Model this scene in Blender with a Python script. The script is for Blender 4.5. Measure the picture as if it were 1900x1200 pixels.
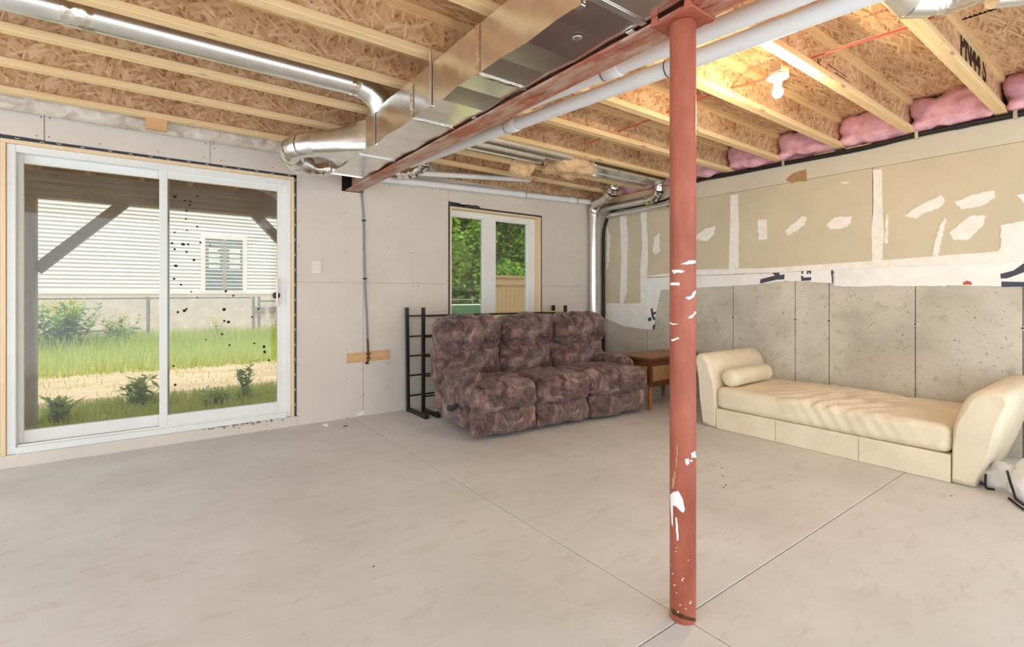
import bpy, bmesh, math, random
from mathutils import Vector, Matrix, noise
random.seed(7)
for o in list(bpy.data.objects): bpy.data.objects.remove(o, do_unlink=True)
S = bpy.context.scene
COL = S.collection
# ------------------------------------------------------------------ camera, light
U0, V0, F, H = 950.0, 548.0, 908.0, 1.15          # photo calibration (1900x1200 frame)
TH = math.atan2(670, 908); sT, cT = math.sin(TH), math.cos(TH)
cam = bpy.data.cameras.new('camera'); camo = bpy.data.objects.new('camera', cam); COL.objects.link(camo)
cam.sensor_width = 36.0; cam.sensor_fit = 'HORIZONTAL'
cam.lens = 36.0 * F / 1900.0
cam.shift_y = -(600 - V0) / 1900.0
cam.clip_start = 0.02; cam.clip_end = 200
camo.location = (0, 0, H); camo.rotation_euler = (math.pi / 2, 0, -TH)
S.camera = camo
W = bpy.data.worlds.new('sky'); S.world = W; W.use_nodes = True
bgn = W.node_tree.nodes['Background']
bgn.inputs[0].default_value = (0.86, 0.94, 1.0, 1); bgn.inputs[1].default_value = 1.0
sun = bpy.data.lights.new('sun', 'SUN'); suno = bpy.data.objects.new('sun', sun); COL.objects.link(suno)
sun.energy = 1.9; sun.angle = 0.01; sun.color = (1.0, 0.95, 0.86)
suno.rotation_euler = Vector((0.10, 0.37, -0.92)).to_track_quat('-Z', 'Y').to_euler()
S.view_settings.view_transform = 'Standard'; S.view_settings.look = 'None'
S.view_settings.gamma = 1.0; S.view_settings.exposure = 1.36
S.view_settings.use_curve_mapping = False

# ------------------------------------------------------------------ pixel helpers (direction only; the plane gives the distance)
def ray(u, v):
    a = (u - U0) / F; b = (V0 - v) / F
    return Vector((sT + a * cT, cT - a * sT, b))
def onZ(u, v, z): r = ray(u, v); return Vector((0, 0, H)) + r * ((z - H) / r.z)
def onY(u, v, y): r = ray(u, v); return Vector((0, 0, H)) + r * (y / r.y)
def onX(u, v, x): r = ray(u, v); return Vector((0, 0, H)) + r * (x / r.x)

# ------------------------------------------------------------------ material helpers
def sl(c):
    return tuple(((x / 255) / 12.92 if x / 255 <= 0.04045 else ((x / 255 + 0.055) / 1.055) ** 2.4) for x in c) + (1,)
def newmat(name, rough=0.6, metal=0.0, spec=0.4):
    m = bpy.data.materials.new(name); m.use_nodes = True
    nt = m.node_tree; b = nt.nodes['Principled BSDF']
    b.inputs['Roughness'].default_value = rough; b.inputs['Metallic'].default_value = metal
    b.inputs['Specular IOR Level'].default_value = spec
    return m, nt, b
def coords(nt, scale=(1, 1, 1), rot=(0, 0, 0), kind='Object'):
    tc = nt.nodes.new('ShaderNodeTexCoord'); mp = nt.nodes.new('ShaderNodeMapping')
    mp.inputs['Scale'].default_value = scale; mp.inputs['Rotation'].default_value = rot
    nt.links.new(tc.outputs[kind], mp.inputs[0]); return mp.outputs[0]
def tnoise(nt, vec, scale, detail=4, rough=0.6, dist=0.0):
    n = nt.nodes.new('ShaderNodeTexNoise'); n.inputs['Scale'].default_value = scale
    n.inputs['Detail'].default_value = detail; n.inputs['Roughness'].default_value = rough
    n.inputs['Distortion'].default_value = dist; nt.links.new(vec, n.inputs['Vector']); return n
def ramp(nt, fac, stops):
    r = nt.nodes.new('ShaderNodeValToRGB'); e = r.color_ramp.elements
    while len(e) < len(stops): e.new(0.5)
    for i, (p, c) in enumerate(stops): e[i].position = p; e[i].color = sl(c) if max(c) > 1 else tuple(c) + (1,)
    nt.links.new(fac, r.inputs[0]); return r.outputs[0]
def mix(nt, fac, a, b, mode='MIX'):
    n = nt.nodes.new('ShaderNodeMix'); n.data_type = 'RGBA'; n.blend_type = mode
    for s, v in ((n.inputs[0], fac), (n.inputs[6], a), (n.inputs[7], b)):
        if hasattr(v, 'links'): nt.links.new(v, s)
        else: s.default_value = v
    return n.outputs[2]
def bump(nt, b, h, strength=0.2, dist=0.01):
    n = nt.nodes.new('ShaderNodeBump'); n.inputs['Strength'].default_value = strength; n.inputs['Distance'].default_value = dist
    nt.links.new(h, n.inputs['Height']); nt.links.new(n.outputs[0], b.inputs['Normal'])
def plain(name, c, rough=0.6, metal=0.0, var=0.06, scale=6, bmp=0.0, spec=0.4):
    m, nt, b = newmat(name, rough, metal, spec)
    n = tnoise(nt, coords(nt), scale, 5)
    lo = tuple(max(2, x * (1 - var)) for x in c); hi = tuple(min(255, x * (1 + var)) for x in c)
    nt.links.new(ramp(nt, n.outputs[0], [(0.3, lo), (0.7, hi)]), b.inputs['Base Color'])
    if bmp: bump(nt, b, n.outputs[0], bmp)
    return m
M = {}
def osb(name, flat, shade=1.0):
    m, nt, b = newmat(name, 0.75)
    k = lambda c: tuple(x * shade for x in c)
    if flat: s1, s2 = (9, 80, 20), (12, 95, 20)        # subfloor: strands lie along X... seen on the XY plane
    else: s1, s2 = (15, 10, 62), (16, 10, 75)           # joist web: seen on the XZ plane
    v0 = coords(nt); wob = tnoise(nt, v0, 7, 2)
    def vor(scale, rot):
        c = coords(nt, (1, 1, 1), rot); add = nt.nodes.new('ShaderNodeVectorMath'); add.operation = 'MULTIPLY_ADD'
        nt.links.new(wob.outputs['Color'], add.inputs[0]); add.inputs[1].default_value = (.025, .025, .025); nt.links.new(c, add.inputs[2])
        mp = nt.nodes.new('ShaderNodeMapping'); mp.inputs['Scale'].default_value = scale; nt.links.new(add.outputs[0], mp.inputs[0])
        v = nt.nodes.new('ShaderNodeTexVoronoi'); v.inputs['Scale'].default_value = 1.0; nt.links.new(mp.outputs[0], v.inputs['Vector'])
        bw = nt.nodes.new('ShaderNodeSeparateColor'); nt.links.new(v.outputs['Color'], bw.inputs[0]); return bw.outputs[0]
    rots = [(0, 0, .22), (0, 0, -.30), (0, 0, .05)] if flat else [(0, .5, 0), (0, -.75, 0), (0, 1.35, 0)]
    def mx(p, q):
        n = nt.nodes.new('ShaderNodeMath'); n.operation = 'MAXIMUM'; nt.links.new(p, n.inputs[0]); nt.links.new(q, n.inputs[1]); return n.outputs[0]
    val = mx(mx(vor(s1, rots[0]), vor(s2, rots[1])), vor(s1, rots[2]))
    g = tnoise(nt, coords(nt, (3, 40, 40) if flat else (8, 8, 30), (0, 0, .2) if flat else (0, .4, 0)), 6, 6, .7)
    col = ramp(nt, val, [(0.30, k((170, 132, 98))), (0.50, k((206, 170, 132))), (0.72, k((220, 188, 152))), (0.88, k((230, 201, 167))), (1.0, k((246, 224, 194)))])
    col = mix(nt, 0.5, col, ramp(nt, g.outputs[0], [(0.28, k((196, 160, 128))), (0.5, k((242, 220, 194))), (0.7, (255, 248, 236))]), 'MULTIPLY')
    big = tnoise(nt, v0, 2.5, 3); col = mix(nt, 0.5, col, ramp(nt, big.outputs[0], [(0.3, (206, 180, 160)), (0.65, (255, 255, 255))]), 'MULTIPLY')
    nt.links.new(col, b.inputs['Base Color']); bump(nt, b, g.outputs[0], 0.25); return m
M['osb_web'] = osb('osb_web', False); M['osb_floor'] = osb('osb_subfloor', True)
def wood(name, c1, c2, axis=0, scale=3, rough=0.6, knots=False):
    m, nt, b = newmat(name, rough); s = [22, 22, 22]; s[axis] = 1.0
    v = coords(nt, tuple(s)); n = tnoise(nt, v, scale, 6, 0.6, 0.6)
    col = ramp(nt, n.outputs[0], [(0.25, c1), (0.5, tuple((a + b2) / 2 for a, b2 in zip(c1, c2))), (0.75, c2)])
    if knots:
        s2 = [7, 9, 9]; vv = nt.nodes.new('ShaderNodeTexVoronoi'); vv.inputs['Scale'].default_value = 1
        nt.links.new(coords(nt, tuple(3.2 if i == axis else 14 for i in range(3))), vv.inputs['Vector'])
        kk = ramp(nt, vv.outputs['Distance'], [(0.07, (120, 78, 42)), (0.16, (255, 255, 255))])
        col = mix(nt, 0.6, col, kk, 'MULTIPLY')
    nt.links.new(col, b.inputs['Base Color']); bump(nt, b, n.outputs[0], 0.08); return m
M['lumber'] = wood('lumber', (226, 190, 138), (246, 220, 176), 0, 2.5, 0.65, True)
M['pine'] = wood('pine_jamb', (232, 200, 156), (246, 222, 186), 2, 3)
M['ply'] = wood('plywood', (206, 160, 112), (228, 184, 136), 0, 2)
M['greywood'] = wood('weathered_wood', (150, 142, 132), (188, 180, 168), 2, 3, 0.8)
M['greywood_x'] = wood('weathered_wood_beam', (146, 138, 128), (182, 174, 162), 0, 3, 0.8)
M['deck'] = wood('deck_lumber', (170, 130, 84), (205, 165, 110), 1, 3, 0.8)
M['fencewood'] = wood('fence_wood', (140, 106, 78), (176, 138, 104), 2, 3, 0.8)
M['brownwood'] = wood('stained_wood', (74, 42, 24), (122, 74, 42), 1, 3, 0.32)
M['legwood'] = wood('turned_leg_wood', (140, 84, 40), (182, 116, 62), 2, 3, 0.35)
M['cane'] = plain('cane_panel', (156, 118, 82), 0.6, var=0.18, scale=140)
M['drywall'] = plain('grey_drywall', (220, 211, 200), 0.85, var=0.022, scale=2.2)
M['drywall_low'] = plain('beige_drywall', (212, 200, 174), 0.85, var=0.03, scale=2.0)
M['drywall_top'] = plain('pale_drywall_strip', (216, 208, 190), 0.85, var=0.025, scale=2)
M['mud'] = plain('joint_compound', (248, 244, 236), 0.8, var=0.03, scale=18, bmp=0.1)
M['torn'] = plain('torn_paper', (176, 140, 100), 0.9, var=0.1, scale=30)
M['wrap'] = plain('house_wrap', (248, 247, 243), 0.55, var=0.03, scale=5, bmp=0.15)
M['print'] = plain('dark_print', (72, 76, 90), 0.6, var=0.05)
M['redprint'] = plain('red_print', (206, 92, 74), 0.6)
M['ink'] = plain('marker_ink', (28, 24, 22), 0.7)
M['white'] = plain('white_vinyl', (236, 237, 234), 0.35, var=0.015, scale=3)
M['whiteplastic'] = plain('white_plastic', (240, 236, 230), 0.35, var=0.01)
M['pvc'] = plain('white_pvc', (236, 239, 243), 0.3, var=0.015, scale=4)
M['navy'] = plain('navy_membrane', (56, 62, 76), 0.5, var=0.15, scale=14)
M['black'] = plain('black_steel', (34, 31, 29), 0.45, var=0.1, spec=0.5)
M['blackcable'] = plain('black_cable', (30, 28, 27), 0.5, var=0.15)
M['copper'] = plain('copper_cable', (206, 140, 96), 0.4)
M['brownmetal'] = plain('valve_metal', (92, 66, 44), 0.4, 0.6, var=0.3, scale=60)
M['conduit'] = plain('blue_grey_tube', (128, 138, 150), 0.4, var=0.08)
M['pinkwool'] = plain('pink_insulation', (228, 172, 186), 0.95, var=0.14, scale=9, bmp=0.5)
M['redwire'] = plain('red_cable', (214, 88, 74), 0.5)
M['whitewire'] = plain('white_cable', (236, 224, 216), 0.5)
M['foam'] = plain('tan_foam', (226, 190, 150), 0.8, var=0.1, scale=25, bmp=0.4)
M['cream'] = plain('cream_leather', (234, 221, 196), 0.5, var=0.035, scale=5, bmp=0.03, spec=0.35)
M['cover'] = plain('white_cover', (228, 226, 224), 0.75, var=0.03, scale=9)
M['piping'] = plain('black_piping', (26, 24, 26), 0.6)
M['steelbracket'] = plain('zinc_clip', (200, 196, 186), 0.35, 0.8)
M['darkhole'] = plain('dark_gap', (24, 20, 18), 0.9)  # flat dark tone, also stands in for shade inside pocket and hole
M['screw'] = plain('screw_head', (70, 66, 62), 0.5)
M['yellow'] = plain('yellow_tape', (214, 210, 70), 0.5)
M['plate'] = plain('almond_plate', (232, 225, 216), 0.4, var=0.01)
M['sidingw'] = plain('white_siding', (226, 226, 222), 0.6, var=0.02, scale=3)
M['housewhite'] = plain('house_trim', (232, 228, 220), 0.6, var=0.02)
M['found'] = plain('parged_foundation', (206, 200, 186), 0.9, var=0.06, scale=3)
M['darkglass'] = plain('house_pane', (120, 132, 126), 0.15, var=0.1, scale=2, spec=0.6)
M['blind'] = plain('blind_slat', (226, 226, 214), 0.6)
M['chain'] = plain('galvanised_wire', (150, 148, 140), 0.5, 0.3)
M['stem'] = plain('weed_stem', (96, 110, 60), 0.8)
M['yellowflower'] = plain('yellow_flower', (236, 214, 70), 0.8)
M['screen'] = plain('green_screen', (84, 112, 86), 0.8, var=0.15, scale=14)
M['bark'] = plain('bark', (92, 78, 62), 0.9, var=0.25, scale=12)
M['label'] = plain('paper_label', (240, 240, 238), 0.6, var=0.01)
def leafmat(name, cs):
    m, nt, b = newmat(name, 0.6)
    oi = nt.nodes.new('ShaderNodeNewGeometry')
    nt.links.new(ramp(nt, oi.outputs['Random Per Island'], [(i / (len(cs) - 1), c) for i, c in enumerate(cs)]), b.inputs['Base Color'])
    tr = nt.nodes.new('ShaderNodeBsdfTranslucent'); tr.inputs[0].default_value = sl(cs[-1])
    ms = nt.nodes.new('ShaderNodeMixShader'); ms.inputs[0].default_value = 0.35
    out = nt.nodes['Material Output']; nt.links.new(b.outputs[0], ms.inputs[1]); nt.links.new(tr.outputs[0], ms.inputs[2]); nt.links.new(ms.outputs[0], out.inputs[0])
    return m
M['grass'] = leafmat('grass_blades', [(150, 176, 60), (184, 204, 78), (212, 218, 112)])
M['leaf'] = leafmat('tree_leaves', [(72, 108, 40), (116, 154, 52), (168, 194, 80)])
M['weed'] = leafmat('weed_leaves', [(120, 156, 74), (152, 184, 92), (184, 208, 120)])
def galv(name, c, rough, sc=9):
    m, nt, b = newmat(name, rough, 1.0)
    n = tnoise(nt, coords(nt), sc, 3)
    nt.links.new(ramp(nt, n.outputs[0], [(0.3, tuple(x * .93 for x in c)), (0.7, c)]), b.inputs['Base Color'])
    n2 = tnoise(nt, coords(nt), 2.2, 2); bump(nt, b, n2.outputs[0], 0.08, 0.02); return m
M['galv'] = galv('galvanised_sheet', (240, 239, 236), 0.22)
M['galvround'] = galv('galvanised_pipe', (238, 240, 240), 0.3)
def foilmat():
    m, nt, b = newmat('foil_tape', 0.22, 1.0)
    b.inputs['Base Color'].default_value = sl((232, 228, 220))
    v = nt.nodes.new('ShaderNodeTexVoronoi'); v.inputs['Scale'].default_value = 34; nt.links.new(coords(nt), v.inputs['Vector'])
    bump(nt, b, v.outputs['Distance'], 0.35, 0.012); return m
M['foil'] = foilmat()
def redsteel(name, chips):
    m, nt, b = newmat(name, 0.42)
    n = tnoise(nt, coords(nt, (1, 1, .35)), 9, 5)
    col = ramp(nt, n.outputs[0], [(0.3, (142, 72, 54)), (0.55, (166, 90, 69)), (0.75, (184, 110, 88))])
    if chips:
        n2 = tnoise(nt, coords(nt, (1, .25, 1)), 9, 6, .7); n3 = tnoise(nt, coords(nt), 60, 3)
        col = mix(nt, ramp(nt, n2.outputs[0], [(0.42, (0, 0, 0)), (0.58, (1, 1, 1))]), col, sl((186, 158, 140)))
        col = mix(nt, ramp(nt, n3.outputs[0], [(0.66, (0, 0, 0)), (0.7, (1, 1, 1))]), col, sl((206, 176, 156)))
    nt.links.new(col, b.inputs['Base Color']); return m
M['redcol'] = redsteel('red_primer', False); M['redbeam'] = redsteel('red_primer_worn', True)
def concrete_floor():
    m, nt, b = newmat('concrete_floor', 0.55, spec=0.35); v = coords(nt)
    n = tnoise(nt, v, 1.1, 7, .62); n2 = tnoise(nt, coords(nt, (1, 3, 1), (0, 0, .5)), 5, 6, .7, .8); n3 = tnoise(nt, v, 26, 4, .7)
    col = ramp(nt, n.outputs[0], [(0.3, (202, 199, 194)), (0.52, (215, 213, 209)), (0.72, (224, 222, 219))])
    col = mix(nt, ramp(nt, n2.outputs[0], [(0.54, (0, 0, 0)), (0.74, (.75, .75, .75))]), col, sl((194, 186, 174)))
    col = mix(nt, ramp(nt, n3.outputs[0], [(0.66, (0, 0, 0)), (0.76, (.7, .7, .7))]), col, sl((164, 158, 148)))
    nt.links.new(col, b.inputs['Base Color']); bump(nt, b, n3.outputs[0], 0.08, 0.004); return m
M['floor'] = concrete_floor()
def concrete_wall():
    m, nt, b = newmat('concrete_wall', 0.8); v = coords(nt)
    n = tnoise(nt, v, 1.6, 6, .6); n2 = tnoise(nt, v, 11, 5, .7); n3 = tnoise(nt, v, 45, 3, .6)
    col = ramp(nt, n.outputs[0], [(0.3, (178, 170, 154)), (0.5, (202, 195, 180)), (0.7, (220, 214, 201))])
    col = mix(nt, ramp(nt, n2.outputs[0], [(0.57, (0, 0, 0)), (0.72, (.8, .8, .8))]), col, sl((162, 153, 136)))
    col = mix(nt, ramp(nt, n3.outputs[0], [(0.66, (0, 0, 0)), (0.70, (.9, .9, .9))]), col, sl((118, 110, 96)))
    nt.links.new(col, b.inputs['Base Color']); bump(nt, b, n3.outputs[0], 0.15, 0.006); return m
M['concrete'] = concrete_wall()
def sofamat():
    m, nt, b = newmat('crushed_velvet', 0.36, spec=0.6); v = coords(nt)
    n = tnoise(nt, v, 5.5, 6, .62, 1.6); n2 = tnoise(nt, coords(nt, (1, 1, 1.3), (.4, .3, .6)), 13, 6, .7, 1.2); n3 = tnoise(nt, coords(nt, (4, 1, 1), (.3, .8, .5)), 12, 6, .75, 1.8)
    n4 = tnoise(nt, v, 3.2, 3)
    col = ramp(nt, n.outputs[0], [(0.32, (46, 29, 29)), (0.43, (84, 58, 56)), (0.55, (128, 95, 88)), (0.68, (182, 150, 140))])
    col = mix(nt, ramp(nt, n4.outputs[0], [(0.56, (0, 0, 0)), (0.68, (.55, .55, .55))]), col, sl((92, 96, 100)))  # cool grey patches put window light into the velvet colour
    col = mix(nt, ramp(nt, n2.outputs[0], [(0.28, (.9, .9, .9)), (0.42, (0, 0, 0))]), col, sl((44, 28, 30)))
    col = mix(nt, ramp(nt, n3.outputs[0], [(0.56, (0, 0, 0)), (0.66, (.9, .9, .9))]), col, sl((190, 160, 152)))  # pale streaks paint highlights on the nap into the colour
    nt.links.new(col, b.inputs['Base Color']); b.inputs['Sheen Weight'].default_value = 0.35; b.inputs['Sheen Roughness'].default_value = 0.35
    b.inputs['Sheen Tint'].default_value = sl((214, 200, 204)); bump(nt, b, n2.outputs[0], 0.75, 0.03); return m
M['sofa'] = sofamat()
def glassmat(name, dirt, tint=(1, 1, 1)):
    m = bpy.data.materials.new(name); m.use_nodes = True; nt = m.node_tree
    for n in list(nt.nodes):
        if n.type == 'BSDF_PRINCIPLED': nt.nodes.remove(n)
    out = nt.nodes['Material Output']; tr = nt.nodes.new('ShaderNodeBsdfTransparent'); tr.inputs[0].default_value = tint + (1,)
    gl = nt.nodes.new('ShaderNodeBsdfGlossy'); gl.inputs['Roughness'].default_value = 0.03
    df = nt.nodes.new('ShaderNodeBsdfDiffuse'); df.inputs[0].default_value = (.8, .78, .72, 1)
    m1 = nt.nodes.new('ShaderNodeMixShader'); m1.inputs[0].default_value = 0.05
    m2 = nt.nodes.new('ShaderNodeMixShader')
    n = tnoise(nt, coords(nt), 6, 6, .7)
    nt.links.new(ramp(nt, n.outputs[0], [(0.4, (dirt * .3,) * 3), (0.75, (dirt,) * 3)]), m2.inputs[0])
    nt.links.new(tr.outputs[0], m1.inputs[1]); nt.links.new(gl.outputs[0], m1.inputs[2])
    nt.links.new(m1.outputs[0], m2.inputs[1]); nt.links.new(df.outputs[0], m2.inputs[2]); nt.links.new(m2.outputs[0], out.inputs[0]); return m
M['glass'] = glassmat('dusty_door_glass', 0.07, (.70, .70, .69)); M['glass2'] = glassmat('window_glass', 0.04, (.68, .74, .71))
def polymat():
    m, nt, b = newmat('poly_sheet', 0.22, spec=0.6); n = tnoise(nt, coords(nt), 9, 5, .6, .8)
    nt.links.new(ramp(nt, n.outputs[0], [(0.3, (176, 156, 136)), (0.5, (206, 192, 176)), (0.7, (226, 216, 204))]), b.inputs['Base Color'])
    bump(nt, b, n.outputs[0], 0.5, 0.02); return m
M['poly'] = polymat()
def emit(name, c, s):
    m, nt, b = newmat(name, 0.4); b.inputs['Emission Color'].default_value = c + (1,); b.inputs['Emission Strength'].default_value = s
    b.inputs['Base Color'].default_value = (1, .95, .85, 1); return m
M['bulb'] = emit('lit_bulb', (1.0, 0.80, 0.52), 22)
def ground():
    m, nt, b = newmat('dirt_ground', 0.95); v = coords(nt)
    n = tnoise(nt, coords(nt, (.5, 2.5, 1)), 2.0, 7, .65); n2 = tnoise(nt, v, 20, 4)
    col = ramp(nt, n.outputs[0], [(0.3, (188, 160, 124)), (0.5, (212, 188, 152)), (0.7, (226, 206, 174))])
    col = mix(nt, ramp(nt, n2.outputs[0], [(0.6, (0, 0, 0)), (0.75, (.7, .7, .7))]), col, sl((150, 140, 90)))
    nt.links.new(col, b.inputs['Base Color']); bump(nt, b, n2.outputs[0], 0.5, 0.03); return m
M['dirt'] = ground()

# ------------------------------------------------------------------ mesh helpers
class MB:
    def __init__(s): s.v = []; s.f = []; s.sm = []
    def add(s, vs, fs, smooth=False):
        k = len(s.v); s.v += [tuple(p) for p in vs]; s.f += [tuple(i + k for i in f) for f in fs]; s.sm += [smooth] * len(fs); return s
    def box(s, a, b):
        x0, y0, z0 = a; x1, y1, z1 = b
        return s.add([(x0, y0, z0), (x1, y0, z0), (x1, y1, z0), (x0, y1, z0), (x0, y0, z1), (x1, y0, z1), (x1, y1, z1), (x0, y1, z1)],
                     [(0, 3, 2, 1), (4, 5, 6, 7), (0, 1, 5, 4), (1, 2, 6, 5), (2, 3, 7, 6), (3, 0, 4, 7)])
    def bar(s, p, q, w, h, up=(0, 0, 1)):
        p, q = Vector(p), Vector(q); d = (q - p).normalized(); up = Vector(up)
        x = d.cross(up)
        if x.length < 1e-4: x = d.cross(Vector((1, 0, 0)))
        x.normalize(); y = x.cross(d); x *= w / 2; y *= h / 2
        return s.add([p - x - y, p + x - y, p + x + y, p - x + y, q - x - y, q + x - y, q + x + y, q - x + y],
                     [(0, 1, 2, 3), (7, 6, 5, 4), (0, 4, 5, 1), (1, 5, 6, 2), (2, 6, 7, 3), (3, 7, 4, 0)])
    def tube(s, pts, r, n=12, caps=True):
        pts = [Vector(p) for p in pts]; rs = r if isinstance(r, (list, tuple)) else [r] * len(pts)
        prev = None; rings = []
        for i, p in enumerate(pts):
            d = (pts[min(i + 1, len(pts) - 1)] - pts[max(i - 1, 0)]).normalized()
            if prev is None:
                x = d.cross(Vector((0, 0, 1)))
                if x.length < 1e-3: x = d.cross(Vector((0, 1, 0)))
            else: x = prev - d * prev.dot(d)
            x.normalize(); prev = x; y = d.cross(x)
            rings.append([p + (x * math.cos(2 * math.pi * k / n) + y * math.sin(2 * math.pi * k / n)) * rs[i] for k in range(n)])
        vs = [v for r_ in rings for v in r_]; fs = []
        for i in range(len(pts) - 1):
            for k in range(n):
                fs.append((i * n + k, i * n + (k + 1) % n, (i + 1) * n + (k + 1) % n, (i + 1) * n + k))
        s.add(vs, fs, True)
        if caps: s.add(rings[0], [tuple(range(n))[::-1]]); s.add(rings[-1], [tuple(range(n))])
        return s
    def lathe(s, prof, n=20, c=(0, 0, 0)):
        vs = []; fs = []
        for r, z in prof:
            for k in range(n): vs.append((c[0] + r * math.cos(2 * math.pi * k / n), c[1] + r * math.sin(2 * math.pi * k / n), c[2] + z))
        for i in range(len(prof) - 1):
            for k in range(n): fs.append((i * n + k, i * n + (k + 1) % n, (i + 1) * n + (k + 1) % n, (i + 1) * n + k))
        s.add(vs, fs, True); m = len(prof) - 1
        s.add(vs[:n], [tuple(range(n))[::-1]]); s.add(vs[m * n:], [tuple(range(n))]); return s
    def prism(s, poly, ax, a, b):
        """2D polygon extruded along axis ax (0/1/2) from a to b"""
        def P(p, t):
            if ax == 0: return (t, p[0], p[1])
            if ax == 1: return (p[0], t, p[1])
            return (p[0], p[1], t)
        n = len(poly); vs = [P(p, a) for p in poly] + [P(p, b) for p in poly]
        return s.add(vs, [tuple(range(n)), tuple(range(2 * n - 1, n - 1, -1))] + [(i, i + n, (i + 1) % n + n, (i + 1) % n) for i in range(n)])
    def build(s, name, mat, parent=None, bevel=0, loc=None, seg=2):
        me = bpy.data.meshes.new(name); me.from_pydata(s.v, [], s.f)
        me.polygons.foreach_set('use_smooth', s.sm); me.update()
        bm = bmesh.new(); bm.from_mesh(me); bmesh.ops.recalc_face_normals(bm, faces=bm.faces)
        if bevel: bmesh.ops.bevel(bm, geom=[e for e in bm.edges if len(e.link_faces) == 2 and e.calc_face_angle(0) > .5], offset=bevel, segments=seg, affect='EDGES', profile=.5)
        bm.to_mesh(me); bm.free()
        me.materials.append(M[mat]); o = bpy.data.objects.new(name, me); COL.objects.link(o)
        if parent: o.parent = parent
        if loc: o.location = loc
        return o
def tag(o, label=None, cat=None, group=None, kind=None):
    for k, v in (('label', label), ('category', cat), ('group', group), ('kind', kind)):
        if v: o[k] = v
    return o
def empty(name, loc=(0, 0, 0), rz=0, label=None, cat=None, group=None, kind=None):
    o = bpy.data.objects.new(name, None); COL.objects.link(o); o.location = loc; o.rotation_euler = (0, 0, rz); o.empty_display_size = .1
    return tag(o, label, cat, group, kind)
def share(o, parent, loc=None, rot=None, scale=None):
    c = o.copy(); COL.objects.link(c); c.parent = parent
    if loc is not None: c.location = loc
    if rot is not None: c.rotation_euler = rot
    if scale is not None: c.scale = scale
    return c
def box(name, a, b, mat, parent=None, bevel=0): return MB().box(a, b).build(name, mat, parent, bevel)
def smooth_path(pts, n=6):
    pts = [Vector(p) for p in pts]; out = []
    P = [pts[0]] + pts + [pts[-1]]
    for i in range(1, len(P) - 2):
        for k in range(n):
            t = k / n; a, b, c, d = P[i - 1], P[i], P[i + 1], P[i + 2]
            out.append(.5 * ((2 * b) + (c - a) * t + (2 * a - 5 * b + 4 * c - d) * t * t + (3 * b - a - 3 * c + d) * t ** 3))
    out.append(pts[-1]); return out
def cushion(name, mat, parent, c, size, r, puff=(0, 0, 0), div=14, wr=0.0, wsc=7.0, fn=None, tilt=0.0, seed=0, creases=()):
    """rounded, crowned upholstery block; creases: (axis, coordinate -1..1, depth, width)"""
    bm = bmesh.new(); bmesh.ops.create_cube(bm, size=2)
    bmesh.ops.subdivide_edges(bm, edges=bm.edges[:], cuts=div, use_grid_fill=True)
    h = Vector(size) / 2
    for v in bm.verts:
        u = v.co.copy(); p = Vector((u.x * h.x, u.y * h.y, u.z * h.z))
        inner = Vector([max(-h[i] + r, min(h[i] - r, p[i])) for i in range(3)]); d = p - inner
        if d.length > 1e-6: p = inner + d.normalized() * min(r, max(abs(d.x), abs(d.y), abs(d.z)))
        for i in range(3):
            j, k = (i + 1) % 3, (i + 2) % 3
            p[i] += puff[i] * u[i] * (1 - u[j] ** 2) * (1 - u[k] ** 2)
        nrm = d.normalized() if d.length > 1e-6 else u.normalized()
        for ax, at, dep, wid in creases:
            p -= nrm * dep * math.exp(-((u[ax] - at) / wid) ** 2)
        if wr:
            q = p * wsc + Vector((seed * 7.3, seed * 3.1, 0)); p += nrm * wr * noise.fractal(q, 1.0, 2.0, 4)
        if fn: p = fn(p, u)
        v.co = p
    if tilt: bmesh.ops.rotate(bm, verts=bm.verts, cent=(0, 0, 0), matrix=Matrix.Rotation(tilt, 3, 'X'))
    for f in bm.faces: f.smooth = True
    me = bpy.data.meshes.new(name); bmesh.ops.recalc_face_normals(bm, faces=bm.faces); bm.to_mesh(me); bm.free(); me.materials.append(M[mat])
    o = bpy.data.objects.new(name, me); COL.objects.link(o); o.parent = parent; o.location = c; return o
def blob_poly(pts, n=5, amp=0.004, seed=0):
    """jagged outline through pts"""
    rnd = random.Random(seed); out = []
    for i in range(len(pts)):
        a, b = pts[i], pts[(i + 1) % len(pts)]; L = math.hypot(b[0] - a[0], b[1] - a[1])
        for k in range(n):
            t = k / n; out.append((a[0] + (b[0] - a[0]) * t + rnd.uniform(-amp, amp), a[1] + (b[1] - a[1]) * t + rnd.uniform(-amp, amp)))
    return out
def text_mesh(name, s, mat, parent, M4, size, ext=0.0006, ofs=0.0):
    cu = bpy.data.curves.new(name, 'FONT'); cu.body = s; cu.size = size; cu.extrude = ext; cu.align_x = 'CENTER'; cu.align_y = 'CENTER'; cu.offset = ofs
    t = bpy.data.objects.new('tmp', cu); COL.objects.link(t); bpy.context.view_layer.update()
    me = bpy.data.meshes.new_from_object(t.evaluated_get(bpy.context.evaluated_depsgraph_get())); bpy.data.objects.remove(t)
    me.transform(M4); me.materials.clear(); me.materials.append(M[mat]); me.name = name
    o = bpy.data.objects.new(name, me); COL.objects.link(o); o.parent = parent; return o

WY, WX = 4.61, 4.92           # faces of the back and right wall
ZJ, ZS = 2.446, 2.687         # joist undersides, subfloor underside
COLX, COLY = 1.53, 1.045

# ================================================================== SETTING
# ---- floor: four slabs meeting at the saw cuts through the column foot
fl = box('floor', (-2.6, -1.5, -.14), (5.2, 4.78, -.03), 'concrete'); tag(fl, kind='structure')
g = .0025
for (x0, x1) in ((-2.6, COLX - g), (COLX + g, 4.93)):
    for (y0, y1) in ((-1.5, COLY - g), (COLY + g, 4.62)):
        MB().box((x0, y0, -.03), (x1, y1, 0)).build('slab', 'floor', fl, .002, seg=1)
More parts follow.
